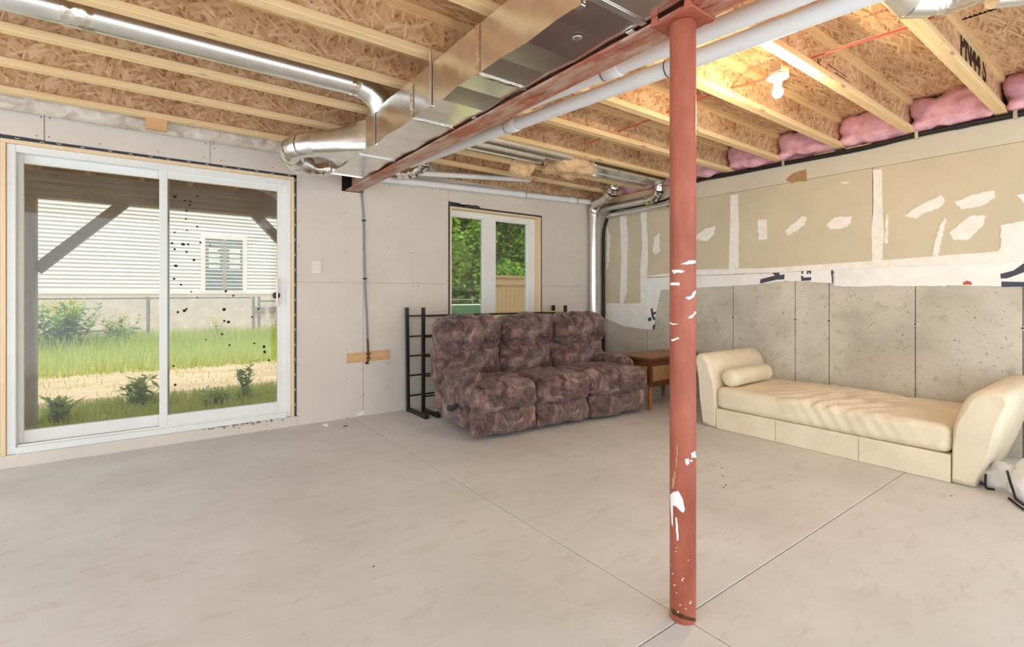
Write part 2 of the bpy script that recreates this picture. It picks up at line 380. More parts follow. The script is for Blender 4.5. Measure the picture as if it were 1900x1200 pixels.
# ---- back wall
wb = empty('wall_back', kind='structure')
DX0, DX1, DZ1 = -.80, 1.015, 2.19
NX0, NX1, NZ0, NZ1 = 2.577, 3.836, .72, 2.105
for a, b in (((-2.6, WY + .013, 0), (DX0 - .03, WY + .15, ZS)), ((DX0 - .03, WY + .013, DZ1 + .03), (DX1 + .03, WY + .15, ZS)), ((DX1 + .03, WY + .013, 0), (NX0 - .02, WY + .15, ZS)),
             ((NX0 - .02, WY + .013, 0), (NX1 + .02, WY + .15, NZ0 - .02)), ((NX0 - .02, WY + .013, NZ1 + .02), (NX1 + .02, WY + .15, ZS)), ((NX1 + .02, WY + .013, 0), (5.08, WY + .15, ZS))):
    box('wall_framing', a, b, 'drywall', wb)
ZT, ZM = 2.39, 1.272
sheets = [
    [(-2.6, 0), (DX0 - .03, 0), (DX0 - .03, DZ1 + .03), (-.592, DZ1 + .025), (-.592, ZT), (-2.6, ZT)],
    [(-.586, DZ1 + .022), (.382, DZ1 + .022), (.382, ZT), (-.586, ZT)],
    [(.386, DZ1 + .022), (DX1 + .022, DZ1 + .022), (DX1 + .022, ZM + .001), (NX0 - .022, ZM + .001), (NX0 - .022, 2.30), (1.635, 2.285), (1.635, 2.125), (1.43, 2.125), (1.43, ZT + .01), (.386, ZT)],
    [(DX1 + .022, .0), (1.632, .0), (1.632, ZM - .001), (DX1 + .022, ZM - .001)],
    [(1.636, .0), (NX0 - .022, 0), (NX0 - .022, ZM - .001), (1.636, ZM - .001)],
    [(NX0 - .019, NZ1 + .022), (NX1 + .022, NZ1 + .022), (NX1 + .022, ZM - .003), (WX, ZM - .003), (WX, ZT + .02), (NX0 - .019, 2.305)],
    [(NX0 - .019, 0), (WX, 0), (WX, ZM - .006), (NX1 + .022, ZM - .006), (NX1 + .022, NZ0 - .022), (NX0 - .019, NZ0 - .022)]]
for p in sheets: MB().prism(p, 1, WY, WY + .013).build('drywall_sheet', 'drywall', wb)
sc = MB()
def screw_at(x, z): sc.lathe([(.0045, -.0006), (.0045, .0006)], 6, (0, 0, 0)); n = 12; k = len(sc.v); sc.v[k - 24:] = [(x + v[0], WY - .0005 + v[2], z + v[1]) for v in sc.v[k - 24:]]
spx = [(76, 217), (68, 252), (92, 219), (91, 254), (234, 239), (186, 267), (293, 282), (381, 266), (379, 291), (396, 267), (398, 275), (410, 298), (474, 277), (505, 311), (555, 338), (555, 345), (549, 352),
       (555, 409), (555, 457), (553, 511), (639, 395), (641, 465), (722, 347), (764, 348), (722, 401), (764, 414), (767, 427), (722, 460), (765, 470), (802, 351), (638, 357), (553, 677), (643, 649), (643, 701), (553, 762),
       (723, 673), (718, 675), (671, 685), (674, 683), (675, 732), (670, 735), (721, 716), (718, 720), (767, 525), (775, 525), (767, 531), (775, 531), (1067, 476), (1068, 530), (1064, 535), (830, 521), (831, 534), (762, 470), (1050, 530), (643, 774)]
for u, v in spx: p = onY(u, v, WY); screw_at(p.x, p.z)
o = sc.build('drywall_screws', 'screw', wb); o['kind'] = 'stuff'
# torn paper at the bottom of the sheet by the door
MB().prism(blob_poly([(1.56, .012), (1.64, .012), (1.635, .05), (1.60, .038)], 4, .004, 3), 1, WY - .002, WY).build('torn_paper_edge', 'mud', wb)
# rim board above the wall
rb = box('rim_board', (-2.6, WY + .03, 2.40), (WX + .2, WY + .008, ZS), 'osb_web', wb)
# ---- right wall
wr = empty('wall_right', kind='structure')
box('foundation_core', (WX + .02, -1.5, 0), (WX + .25, WY + .14, 1.36), 'concrete', wr)
seams = [4.56, 3.869, 3.30, 2.758, 2.143, 1.854, 1.235, .634, .02, -.6, -1.2, -1.5]
for i in range(len(seams) - 1):
    MB().box((WX, seams[i + 1] + .0035, 0), (WX + .03, seams[i] - .0035, 1.34)).build('concrete_panel', 'concrete', wr, .003, seg=1)
for y in (2.758, 2.143, 1.854, 1.235, .634):
    for dz in (0,):
        p = onX(1698, 594, WX)
        z = .92
        MB().prism(blob_poly([(y - .035, z - .006), (y, z - .016), (y + .03, z + .002), (y + .005, z + .014), (y - .02, z + .008)], 3, .003, int(y * 100)), 0, WX - .0015, WX + .002).build('tie_hole', 'found', wr)
        MB().prism(blob_poly([(y - .010, z - .008), (y + .010, z - .006), (y + .006, z + .008), (y - .008, z + .006)], 2, .002, int(y * 50)), 0, WX - .002, WX + .002).build('tie_rust', 'brownmetal', wr)
box('stud_wall', (WX + .005, -1.5, 1.345), (WX + .15, 3.87, 2.40), 'drywall_low', wr); box('stud_wall', (WX + .005, 3.875, .86), (WX + .15, WY + .1, 2.40), 'drywall_low', wr)
box('top_plate', (WX - .008, -1.5, 2.40), (WX + .15, WY + .01, ZJ - .002), 'lumber', wr)
box('rim_board', (WX + .125, -1.5, ZJ - .004), (WX + .15, WY + .14, ZS), 'osb_web', wr)
zb = onX(1290, 370, WX).z
MB().box((WX - .012, -1.5, zb + .002), (WX + .005, WY - .001, 2.402)).build('drywall_strip', 'drywall_top', wr)
low = [(WY - .001, .90), (3.875, .90), (3.875, 1.385), (-3.6, 1.385), (-3.6, zb - .001), (WY - .001, zb - .001)]
for y0, y1, z0 in ((-1.5, 1.515, 1.385), (1.52, 3.873, 1.385), (3.876, WY - .001, .90)):
    MB().box((WX - .012, y0, z0), (WX + .005, y1, zb - .001)).build('drywall_sheet', 'drywall_low', wr)
MX = WX - .012
def wpoly(px): return [(p.y, p.z) for p in (onX(u, v, MX) for u, v in px)]
def mud(px, amp=.006, seed=0, n=6, name='joint_compound', mat='mud', x=MX, th=.0016):
    MB().prism(blob_poly(wpoly(px), n, amp * .55, seed), 0, x - th - .00013 * seed, x).build(name, mat, wr)
ztp = lambda u: 508 - (u - 1290) * 21 / 610
mud([(1200, 512), (1290, 500), (1425, 497), (1620, 484), (1852, 466), (1900, 464), (1990, 460), (1990, 482), (1900, 486), (1620, 497), (1425, 506), (1290, 511), (1196, 514)], .004, 1, 9)
mud([(1620, 315), (1636, 314), (1637, 380), (1640, 430), (1637, 484), (1619, 485), (1617, 430), (1621, 380)], .003, 2, 8)
mud([(1355, 362), (1369, 360), (1371, 420), (1370, 498), (1352, 500), (1355, 420)], .005, 3, 8)
mud([(1150, 398), (1162, 397), (1165, 440), (1163, 540), (1155, 566), (1150, 560), (1153, 480)], .008, 4, 8)
mud([(1189, 391), (1199, 390), (1202, 470), (1199, 560), (1199, 591), (1189, 590), (1188, 500), (1192, 455)], .006, 5, 8)
mud([(1125, 562), (1160, 563), (1199, 562), (1199, 592), (1125, 586)], .004, 6, 8)
mud([(1214, 440), (1223, 432), (1225, 466), (1216, 472), (1211, 466)], .012, 7)
mud([(1290, 438), (1310, 424), (1327, 420), (1325, 435), (1312, 448), (1292, 444)], .012, 8)
mud([(1406, 408), (1423, 407), (1423, 443), (1408, 445)], .010, 9)
mud([(1457, 428), (1490, 400), (1497, 404), (1492, 418), (1463, 437)], .010, 10)
mud([(1534, 417), (1548, 403), (1580, 401), (1578, 416), (1562, 424), (1540, 425)], .010, 11)
mud([(1676, 402), (1700, 385), (1745, 362), (1754, 372), (1745, 385), (1715, 395), (1700, 405)], .010, 12)
mud([(1770, 376), (1800, 362), (1845, 354), (1846, 368), (1820, 382), (1785, 388)], .010, 13)
mud([(1761, 432), (1800, 400), (1828, 400), (1826, 415), (1797, 444), (1770, 445)], .008, 14)
mud([(1731, 474), (1740, 430), (1752, 405), (1755, 408), (1748, 440), (1741, 474)], .010, 15)
mud([(1856, 418), (1885, 412), (1990, 400), (1990, 462), (1852, 468), (1858, 450)], .008, 16)
mud([(1888, 362), (1990, 340), (1990, 370), (1896, 376)], .010, 17)
mud([(1644, 400), (1648, 395), (1647, 450), (1641, 455)], .010, 18)
mud([(1556, 338), (1578, 336), (1570, 341)], .005, 19); mud([(1126, 420), (1132, 440), (1130, 480), (1126, 500)], .015, 20)
mud([(1458, 334), (1470, 322), (1496, 314), (1497, 336), (1478, 337), (1470, 340)], .004, 21, name='torn_paper', mat='torn')
# house wrap hanging out below the drywall
TX = WX - .007
def tv(px, seed, amp=.003): MB().prism(blob_poly([(p.y, p.z) for p in (onX(u, v, TX) for u, v in px)], 6, amp, seed), 0, TX, TX + .003).build('house_wrap', 'wrap', wr)
tv([(1196, 516), (1290, 512), (1425, 507), (1545, 500), (1545, 526), (1500, 522), (1455, 521), (1400, 528), (1290, 534), (1226, 538), (1221, 560), (1212, 612), (1160, 606), (1122, 590), (1122, 585), (1195, 590)], 31)
tv([(1543, 499), (1620, 496), (1856, 487), (1990, 480), (1990, 532), (1858, 532), (1770, 529), (1740, 531), (1650, 530), (1580, 532), (1543, 530)], 32)
def wprint(px, mat='print', seed=0, name='wrap_print'): MB().prism([(p.y, p.z) for p in (onX(u, v, TX) for u, v in px)], 0, TX - .001, TX + .001).build(name, mat, wr)
wprint([(1411, 518), (1438, 511), (1430, 504), (1447, 504), (1446, 510), (1456, 509), (1455, 518), (1440, 519), (1410, 526)])
wprint([(1487, 521), (1486, 512), (1490, 512), (1491, 515), (1505, 514), (1505, 520)]); wprint([(1487, 508), (1487, 501), (1490, 501), (1490, 508)])
wprint([(1497, 508), (1497, 502), (1505, 502), (1505, 508), (1502, 508), (1502, 505), (1500, 505), (1500, 508)])
wprint([(1202, 590), (1208, 588), (1209, 595), (1203, 596)]); wprint([(1207, 572), (1211, 572), (1212, 579), (1218, 578), (1216, 583), (1212, 584), (1217, 592), (1212, 594), (1209, 585)]); wprint([(1211, 604), (1216, 601), (1214, 611), (1211, 612)])
wprint([(1786, 528), (1788, 523), (1795, 520.5), (1802, 523), (1804, 528)], 'redprint')
wprint([(1856, 508), (1880, 502), (1900, 488), (1990, 484), (1990, 512), (1900, 505), (1870, 516), (1857, 517)]); wprint([(1858, 522), (1900, 523), (1990, 524), (1990, 532), (1858, 532)])
0 and wprint([(1130, 580), (1132, 578), (1134, 583), (1133, 588), (1127, 588), (1127, 585)], 'ink')
p = onX(1546, 516, TX); text_mesh('wrap_lettering', 'homewrap', 'print', wr, Matrix.Translation((TX - .0012, p.y, p.z)) @ Matrix(((0, 0, -1, 0), (0, 1, 0, 0), (1, 0, 0, 0), (0, 0, 0, 1))), .030)

# ---- ceiling: subfloor and I-joists
ce = box('ceiling', (-2.6, -1.5, ZS), (WX + .15, WY + .15, ZS + .02), 'osb_floor'); tag(ce, kind='structure')
def joist(x0, x1, yc, notch=False):
    j = empty('floor_joist', (0, yc, 0)); j.parent = ce
    MB().box((x0, -.032, ZJ), (x1, .032, ZJ + .038)).build('bottom_flange', 'lumber', j, .003, seg=1)
    MB().box((x0, -.032, ZS - .038), (x1, .032, ZS)).build('top_flange', 'lumber', j)
    MB().box((x0, -.0055, ZJ + .038), (x1, .0055, ZS - .038)).build('web', 'osb_web', j)
    return j
LJ = [-1.2, -.7, -.2, .31, .82, 1.36, 1.90, 2.45, 2.895, 3.445, 3.945, 4.475]
RJ = [-1.28, -.77, -.26, .25, .77, 1.285, 1.78, 2.30, 2.81, 3.335, 3.91, 4.31]
for y in LJ: joist(-2.6, 1.53, y - .032)
for y in RJ: joist(1.535, WX + .1, y - .032)
# marker scribble on the near face of one joist web and printed grade marks on others
wy = .77 - .032 - .0056
pa, pb = onY(1778, 62, wy), onY(1832, 150, wy)
Rt = Matrix(((1, 0, 0, 0), (0, 0, -1, 0), (0, 1, 0, 0), (0, 0, 0, 1)))
mk = text_mesh('marker_writing', 'PN44 S', 'ink', ce, Matrix.Translation(((pa.x + pb.x) / 2, wy - .0004, (pa.z + pb.z) / 2)) @ Rt, .215, ofs=.007)
wy = 1.285 - .032 - .0056
pa = onY(1520, 115, wy); text_mesh('grade_stamp', 'IJC', 'ink', ce, Matrix.Translation((pa.x, wy - .0004, pa.z)) @ Rt, .05)
gs = MB(); rnd = random.Random(5)
for (u, v, n) in ((1535, 120, 14), (1548, 135, 12), (1640, 185, 8)):
    a = onY(u, v, wy)
    for k in range(n):
        w = rnd.uniform(.006, .016); x = a.x + k * .022; gs.box((x, wy - .001, a.z), (x + w, wy + .0005, a.z + rnd.uniform(.005, .009)))
gs.build('grade_print', 'ink', ce)
gs = MB()
for k in range(12):
    a = onZ(1775 + k * 9, 40 - k * 2.9, ZS - .001); gs.box((a.x - .006, a.y - .02, ZS - .0012), (a.x + .006 , a.y + .02, ZS + .001)); gs.box((a.x - .02, a.y - .02, ZS - .0012), (a.x + .012, a.y - .014, ZS + .001))
gs.build('floor_stamp', 'ink', ce)

# ---- sliding patio door
d1 = empty('door_1', (0, WY, 0), kind='structure')
ZB = .088
j = MB(); 
for a, b in (((DX0, -.012, ZB), (DX0 + .026, .13, DZ1 - .026)), ((DX1 - .026, -.012, ZB), (DX1, .13, DZ1 - .026)), ((DX0, -.012, DZ1 - .026), (DX1, .13, DZ1))):
    MB().box(a, b).build('pine_jamb', 'pine', d1, .002, seg=1)
fx0, fx1, fz0, fz1 = DX0 + .027, DX1 - .027, ZB + .001, DZ1 - .027
for a, b in (((fx0, 0, fz0), (fx0 + .045, .12, fz1)), ((fx1 - .035, 0, fz0), (fx1, .12, fz1)), ((fx0 + .045, 0, fz1 - .05), (fx1 - .035, .12, fz1))):
    MB().box(a, b).build('frame', 'white', d1, .004)
MB().box((fx0 + .045, -.02, fz0), (fx1 - .035, .12, fz0 + .045)).build('sill', 'white', d1, .004)
MB().box((fx0 + .05, .012, fz0 + .045), (fx1 - .035, .018, fz0 + .056)).build('track', 'white', d1)
def sash(x0, x1, y0, y1, sw0, sw1, zt, zb, name):
    z0, z1 = fz0 + .05, fz1 - .045
    s = MB().box((x0, y0, z0), (x0 + sw0, y1, z1)).box((x1 - sw1, y0, z0), (x1, y1, z1)).box((x0 + sw0, y0, z1 - zt), (x1 - sw1, y1, z1)).box((x0 + sw0, y0, z0), (x1 - sw1, y1, z0 + zb)).build(name, 'white', d1, .004)
    ym = (y0 + y1) / 2
    MB().box((x0 + sw0 - .004, ym - .004, z0 + zb - .004), (x1 - sw1 + .004, ym + .004, z1 - zt + .004)).build('pane', 'glass', s)
    return s
s1 = sash(fx0 + .044, .118, .070, .108, .028, .052, .062, .085, 'fixed_sash')
s2 = sash(.052, fx1 - .03, .022, .060, .052, .072, .062, .085, 'sliding_sash')
MB().box((.868, -.012, 1.06), (.886, .022, 1.30)).build('handle', 'white', s2, .006)
MB().lathe([(.012, 0), (.030, .004), (.030, .014), (.012, .018)], 14).build('lock_knob', 'black', s2, loc=(.872, .010, 1.15)).rotation_euler = (math.pi / 2, 0, 0)
for a, b in (((DX0 - .05, .0135, 0), (DX0 - .001, .016, DZ1 + .03)), ((DX1 + .001, .0, ZB), (DX1 + .022, .006, DZ1 + .023)), ((DX0 - .03, .0, DZ1 + .001), (DX1 + .022, .006, DZ1 + .023))):
    MB().box((a[0], a[1] + .002, a[2]), b).build('membrane', 'navy', d1)
mb_ = MB()
rnd = random.Random(2)
def crescent(x, z, r, up):
    pts = [(x + r * math.cos(t), .0015, z + up * r * .7 * math.sin(t)) for t in [math.pi * k / 6 for k in range(7)]]; mb_.tube(pts, .0022, 5)
for k in range(15): crescent(DX0 + .06 + k * .122 + rnd.uniform(-.02, .02), DZ1 + (.006 if k % 2 else .018), .010, 1 if k % 2 else -1)
for k in range(16):
    z = ZB + .10 + k * .132; pts = [(DX1 + (.006 if k % 2 else .014) + (1 if k % 2 else -1) * .007 * math.sin(t), .0015, z + .010 * math.cos(t)) for t in [math.pi * q / 6 for q in range(7)]]; mb_.tube(pts, .0022, 5)
mb_.build('membrane_print', 'label', d1)
sp = MB(); rnd = random.Random(4)      # dark splashes of dried dirt on the sliding pane
spots = [(325, 365, 3), (343, 372, 2), (353, 374, 2), (352, 380, 2), (366, 364, 2), (346, 391, 2), (345, 406, 2), (366, 420, 2), (347, 427, 1.5), (324, 431, 1.5), (319, 451, 2), (340, 453, 3), (349, 453, 2), (324, 462, 2), (346, 467, 2), (360, 482, 2.5), (372, 450, 2), (326, 493, 3), (323, 517, 2), (336, 528, 2), (355, 541, 1.5), (419, 540, 2.5),
         (433, 548, 2), (342, 576, 3), (346, 573, 2), (330, 579, 2), (416, 574, 3), (416, 595, 2), (424, 597, 3), (412, 620, 2), (382, 630, 1.5), (490, 643, 3), (491, 653, 3), (499, 668, 2), (322, 679, 2), (325, 714, 2.5), (426, 640, 2), (468, 588, 2), (472, 637, 2), (480, 573, 2), (366, 552, 1.5), (390, 455, 1.5), (406, 465, 1.5)]
for u, v, r in spots:
    p = onY(u, v, WY + .034); rr = r / F * 4.2
    sp.add([(p.x + rr * rnd.uniform(.7, 1.1) * math.cos(k * math.pi / 4), .0355, p.z + rr * rnd.uniform(.7, 1.1) * math.sin(k * math.pi / 4)) for k in range(8)], [tuple(range(8))])
sp.build('dirt_spots', 'ink', s2)
tr1 = MB().box((DX0 - .4, WY - .006, 0), (DX1 + .022, WY + .013, ZB - .002)).build('trim_1', 'drywall', None, .002); tag(tr1, kind='structure')
st = MB(); rnd = random.Random(8)
for k in range(46):
    x = .62 + rnd.gauss(0, .16); z = .075 + rnd.gauss(0, .016)
    if z > .084: z = .08
    if z < .01: z = .02
    w = rnd.uniform(.004, .03); st.prism(blob_poly([(x, z), (x + w, z + .001), (x + w, z + .005), (x, z + .006)], 3, .0015, k), 1, WY - .0068, WY - .006)
st.build('mould_stain', 'brownmetal', tr1)
# ---- window
w1 = empty('window_1', (0, WY, 0), kind='structure')
for a, b in (((NX0, -.008, NZ0), (NX0 + .018, .15, NZ1)), ((NX1 - .018, -.008, NZ0), (NX1, .15, NZ1)), ((NX0 + .018, -.008, NZ1 - .018), (NX1 - .018, .15, NZ1)), ((NX0 + .018, -.008, NZ0), (NX1 - .018, .15, NZ0 + .018))):
    MB().box(a, b).build('jamb', 'pine', w1, .002, seg=1)
wx0, wx1, wz0, wz1 = NX0 + .018, NX1 - .018, NZ0 + .018, NZ1 - .018
wf = MB()
YA, YB = .085, .15
gl = [onY(897, 500, WY + YA).x, onY(920, 500, WY + YA).x, onY(977, 500, WY + YA + .03).x]
gl0 = wx0 + .03; gz1 = onY(922, 409, WY + YA).z
for a, b in (((wx0, YA, wz0), (gl0, YB, wz1)), ((gl[0], YA, wz0), (gl[1], YB, wz1)), ((gl[2], YA, wz0), (wx1, YB, wz1))): wf.box(a, b)
for a, b in ((gl0, gl[0]), (gl[1], gl[2])): wf.box((a, YA, gz1), (b, YB, wz1)).box((a, YA, wz0), (b, YB, wz0 + .07))
wfo = wf.build('window_frame', 'white', w1, .005)
for a, b in ((gl0, gl[0]), (gl[1], gl[2])):
    MB().box((a - .003, YA + .03, wz0 + .067), (b + .003, YA + .036, gz1 + .003)).build('pane', 'glass2', wfo)
    bd = MB()
    for p, q in (((a, YA + .012, wz0 + .07), (a + .008, YA + .03, gz1)), ((b - .008, YA + .012, wz0 + .07), (b, YA + .03, gz1)), ((a, YA + .012, gz1 - .008), (b, YA + .03, gz1))): bd.box(p, q)
    bd.build('glazing_bead', 'white', wfo)
for a, b in (((NX0 - .02, .002, NZ0), (NX0 - .001, .006, NZ1 + .02)), ((NX1 + .001, .002, NZ0), (NX1 + .02, .006, NZ1 + .02)), ((NX0 - .001, .002, NZ1 + .001), (NX1 + .001, .006, NZ1 + .02))):
    MB().box(a, b).build('membrane', 'navy', w1)
MB().prism(blob_poly([(NX0 - .02, NZ1 + .02), (NX0 + .4, NZ1 + .012), (NX0 + .36, NZ1 + .045), (NX0 + .22, NZ1 + .04), (NX0 + .16, NZ1 + .02), (NX0 + .12, NZ1 + .042), (NX0 - .02, NZ1 + .05)], 3, .004, 5), 1, -.002, 0).build('membrane_flap', 'navy', w1)

# ================================================================== STRUCTURE THINGS
# ---- steel beam and column
bm_ = empty('steel_beam', (COLX, 0, 2.13), label='rust-red primed steel I-beam under the joists, resting on the round column', cat='beam')
BY0, BY1 = -1.45, 4.63
MB().box((-.066, BY0, 0), (.066, BY1, .012)).build('bottom_flange', 'redbeam', bm_, .003, seg=1)
MB().box((-.005, BY0, .012), (.005, BY1, .252)).build('web', 'redbeam', bm_)
MB().box((-.066, BY0, .252), (.066, BY1, .264)).build('top_flange', 'redbeam', bm_)
np_ = MB().box((COLX - .07, BY0, 2.3945), (COLX + .07, BY1 - .03, ZJ - .001)).build('nailer_plank', 'lumber'); tag(np_, 'pine nailer plank lying on top of the steel beam', 'plank')
pk = box('beam_pocket_shade', (1.432, WY + .002, 2.127), (1.633, WY + .013, 2.38), 'darkhole', wb)  # dark plate filling the notch, paints the shade around the beam end
co = empty('support_column', (COLX, COLY, 0), label='round rust-red steel column with white paint smears standing on the slab', cat='column')
MB().lathe([(.045, 0), (.045, 2.118)], 32).build('shaft', 'redcol', co)
MB().box((-.070, -.085, 2.120), (.070, .085, 2.1295)).build('cap_plate', 'redcol', co, .002, seg=1)
for sx_ in (-1, 1):
    for sy_ in (-1, 1): MB().box((sx_ * .070 - .006, sy_ * .068 - .014, 2.118), (sx_ * .070 + .006, sy_ * .068 + .014, 2.152)).build('cap_ear', 'redcol', co, .005)
# paint marks, wrapped on the shaft
def colpatch(px, mat, seed, amp=1.2, name='paint_smear', n=4):
    b = MB(); pts = []
    for (u, v) in blob_poly(px, n, amp, seed):
        w = max(-.985, min(.985, (u - 1262) / 24.2)); ang = math.asin(w)
        d = Vector((COLX, COLY)).length; dr = Vector((sT, cT)).normalized()
        # direction from column to camera, then turn by ang about z
        tc = Vector((-COLX, -COLY, 0)).normalized(); rt = Vector((-tc.y, tc.x, 0))
        nrm = tc * math.cos(ang) + rt * math.sin(ang)
        dep = COLX * sT + COLY * cT - .045 * math.cos(ang)
        z = H + (V0 - v) / F * dep
        pts.append((nrm, z))
    bm = bmesh.new(); f = bm.faces.new([bm.verts.new((math.atan2(n_.y, n_.x) % (2 * math.pi), z, 0)) for n_, z in pts])
    bmesh.ops.triangulate(bm, faces=[f]); bmesh.ops.subdivide_edges(bm, edges=bm.edges[:], cuts=3, use_grid_fill=True); bmesh.ops.triangulate(bm, faces=bm.faces[:])
    for v_ in bm.verts: t_, z_ = v_.co.x, v_.co.y; v_.co = (.0462 * math.cos(t_), .0462 * math.sin(t_), z_)
    me = bpy.data.meshes.new(name); bm.to_mesh(me); bm.free(); me.materials.append(M[mat]); o_ = bpy.data.objects.new(name, me); COL.objects.link(o_); o_.parent = co
colpatch([(1258, 490), (1272, 484), (1284, 483), (1284, 489), (1270, 491)], 'mud', 1, .8)
colpatch([(1242, 501), (1250, 500), (1268, 502), (1262, 505), (1246, 507)], 'mud', 2, .8)
colpatch([(1240, 524), (1256, 524), (1256, 529), (1240, 529)], 'mud', 3, .6)
colpatch([(1266, 552), (1276, 549), (1283, 538), (1285, 542), (1281, 551), (1272, 556)], 'mud', 4, .6)
colpatch([(1270, 588), (1279, 583), (1284, 576), (1285, 581), (1278, 589), (1272, 590)], 'mud', 5, .6)
colpatch([(1239, 597), (1244, 600), (1256, 601), (1244, 603), (1239, 601)], 'mud', 6, .5); colpatch([(1241, 631), (1254, 626), (1256, 628), (1244, 634)], 'mud', 7, .5)
colpatch([(1240, 920), (1246, 915), (1254, 912), (1262, 925), (1266, 945), (1262, 952), (1252, 942), (1246, 940), (1240, 938)], 'label', 8, .5, n=2); colpatch([(1240, 938), (1245, 938), (1245, 980), (1242, 975)], 'label', 16, .4, n=2)
colpatch([(1249, 962), (1252, 962), (1254, 985), (1255, 1003), (1252, 1005), (1250, 985)], 'label', 9, .5)
colpatch([(1265, 852), (1272, 849), (1273, 859), (1268, 863)], 'label', 10, .7); colpatch([(1276, 839), (1284, 834), (1285, 846), (1278, 848)], 'label', 11, .7); colpatch([(1273, 852), (1279, 851), (1278, 856)], 'label', 12, .5)
colpatch([(1251, 830), (1254, 824), (1253, 850), (1251, 872), (1249, 865)], 'torn', 13, .8); colpatch([(1244, 890), (1248, 872), (1250, 880), (1247, 910), (1242, 906)], 'torn', 14, .8)
rnd = random.Random(3)
for k in range(16):
    u, v = rnd.uniform(1241, 1283), 1140 - 120 * rnd.random() ** 2; w = rnd.uniform(.6, 2.0); v += (u - 1240) * .12 - 4
    colpatch([(u - w, v), (u, v - w), (u + w, v), (u, v + w)], 'label', 60 + k, .2, n=1)
colpatch([(1240, 1131), (1246, 1136), (1258, 1139), (1270, 1143), (1284, 1142), (1284, 1147), (1270, 1150), (1255, 1147), (1244, 1143)], 'brownmetal', 15, .8, n=2)

# ---- main sheet metal trunk duct
dt = empty('main_duct', (0, 0, 0), label='large rectangular galvanised sheet metal trunk duct beside the steel beam', cat='duct')
dx0, dx1, dz0, dz1 = 1.19, 1.458, 2.15, 2.372
cl = [4.10, 3.44, 2.56, 1.87, 1.16, .45, -.3, -1.05, -1.45]
rnd = random.Random(11)
for i in range(len(cl) - 1):
    a, b = cl[i], cl[i + 1]; n = max(2, round((a - b) / .17)); m = MB(); rings = []
    for k in range(n + 1):
        y = a + (b - a) * k / n; w = .0045 * ((k % 2) * 2 - 1) * rnd.uniform(.5, 1.2) if 0 < k < n else 0
        rings.append([(dx0 - w, y, dz0 + w), (dx1, y, dz0 + w * .9), (dx1, y, dz1), (dx0 - w * .8, y, dz1)])
    vs = [p for r_ in rings for p in r_]; fs = []
    for k in range(n):
        for q in range(4): fs.append((k * 4 + q, k * 4 + (q + 1) % 4, (k + 1) * 4 + (q + 1) % 4, (k + 1) * 4 + q))
    fs += [(0, 1, 2, 3), tuple(n * 4 + q for q in (3, 2, 1, 0))]
    m.add(vs, fs); sec = m.build('duct_section', 'galv', dt)
    if i < len(cl) - 1:
        y = b; MB().box((dx0 - .004, y - .013, dz0 - .005), (dx1 + .004, y + .013, dz0 - .001)).box((dx0 - .006, y - .016, dz0 - .004), (dx0 - .001, y + .016, dz1)).build('drive_cleat', 'foil' if i in (1, 2) else 'galvround', sec)
MB().box((dx0 - .006, 4.10, dz0 - .006), (dx1 + .003, 4.105, dz1)).build('end_cap', 'galv', dt)
for (x, y) in ((dx0, 2.33), (dx1, 2.33), (dx0, 1.22), (dx1, 1.22), (dx0, 3.14)):
    s = -1 if x == dx0 else 1
    st_ = MB().box((x - .008 if s < 0 else x + .003, y - .012, dz0 - .006), (x - .003 if s < 0 else x + .008, y + .012, ZJ)).box((x - .01, y - .016, dz0 - .008), (x + .012, y + .016, dz0 - .003)).build('hanger_strap', 'galvround', dt)
pc = onZ(1071, 70, dz0 - .003)
MB().lathe([(.009, -.002), (.017, -.003), (.019, 0)], 18).build('access_plug', 'galvround', dt, loc=(pc.x, pc.y, dz0 - .003))
pc = onZ(779, 241, dz0 - .003); MB().lathe([(.010, -.001), (.012, 0.001)], 10).build('test_hole', 'darkhole', dt, loc=(pc.x, pc.y, dz0 - .001))
# take-off boot and segmented elbow at the end of the trunk
el = empty('duct_elbow', (1.0, 4.2, 2.33), label='segmented round metal elbow branching off the trunk duct end near the patio door', cat='duct')
off = Vector((1.0, 4.2, 2.33)); eye = Vector((0, 0, H))
seg = [(.99, 3.80, 2.272), (.91, 3.885, 2.268), (.865, 3.97, 2.26), (.872, 4.065, 2.243), (.93, 4.14, 2.22), (1.02, 4.19, 2.195)]
# transition: rectangle on the duct side to the round neck
nrm_ = (Vector(seg[1]) - Vector(seg[0])).normalized(); sd_ = Vector((0, 0, 1)).cross(nrm_).normalized(); upv = nrm_.cross(sd_)
m = MB(); N = 24; ringA = []; ringB = []
for k in range(N):
    t = 2 * math.pi * k / N; cc, ss = math.cos(t), math.sin(t); q = max(abs(cc), abs(ss))
    ringB.append(Vector(seg[0]) + (sd_ * cc + upv * ss) * .084 - off)
    ringA.append(Vector((dx0 - .002, 3.60 + .30 * cc / q * (1 if sd_.y > 0 else -1), 2.262 + .098 * ss / q)) - off)
mid = [a_.lerp(b_, .55) + Vector((.02, 0, 0)) for a_, b_ in zip(ringA, ringB)]
m.add(ringA + mid + ringB, [(r_ * N + k, r_ * N + (k + 1) % N, (r_ + 1) * N + (k + 1) % N, (r_ + 1) * N + k) for r_ in range(2) for k in range(N)], True)
m.build('boot', 'galvround', el)
for i in range(len(seg) - 1):
    a, b = Vector(seg[i]) - off, Vector(seg[i + 1]) - off; d = (b - a) * .04
    MB().tube([a - d, a, b, b + d], [.0835, .0855, .084, .083], 24, False).build('elbow_gore', 'galvround', el)
MB().tube([Vector(p) - off for p in ((1.02, 4.19, 2.195), (1.10, 4.22, 2.19), (1.20, 4.20, 2.21))], [.07, .05, .06], 14).build('foil_wrap', 'foil', el)
pq = Vector(seg[0]).lerp(Vector((1.19, 3.6, 2.265)), .28); pq += (eye - pq).normalized() * .105
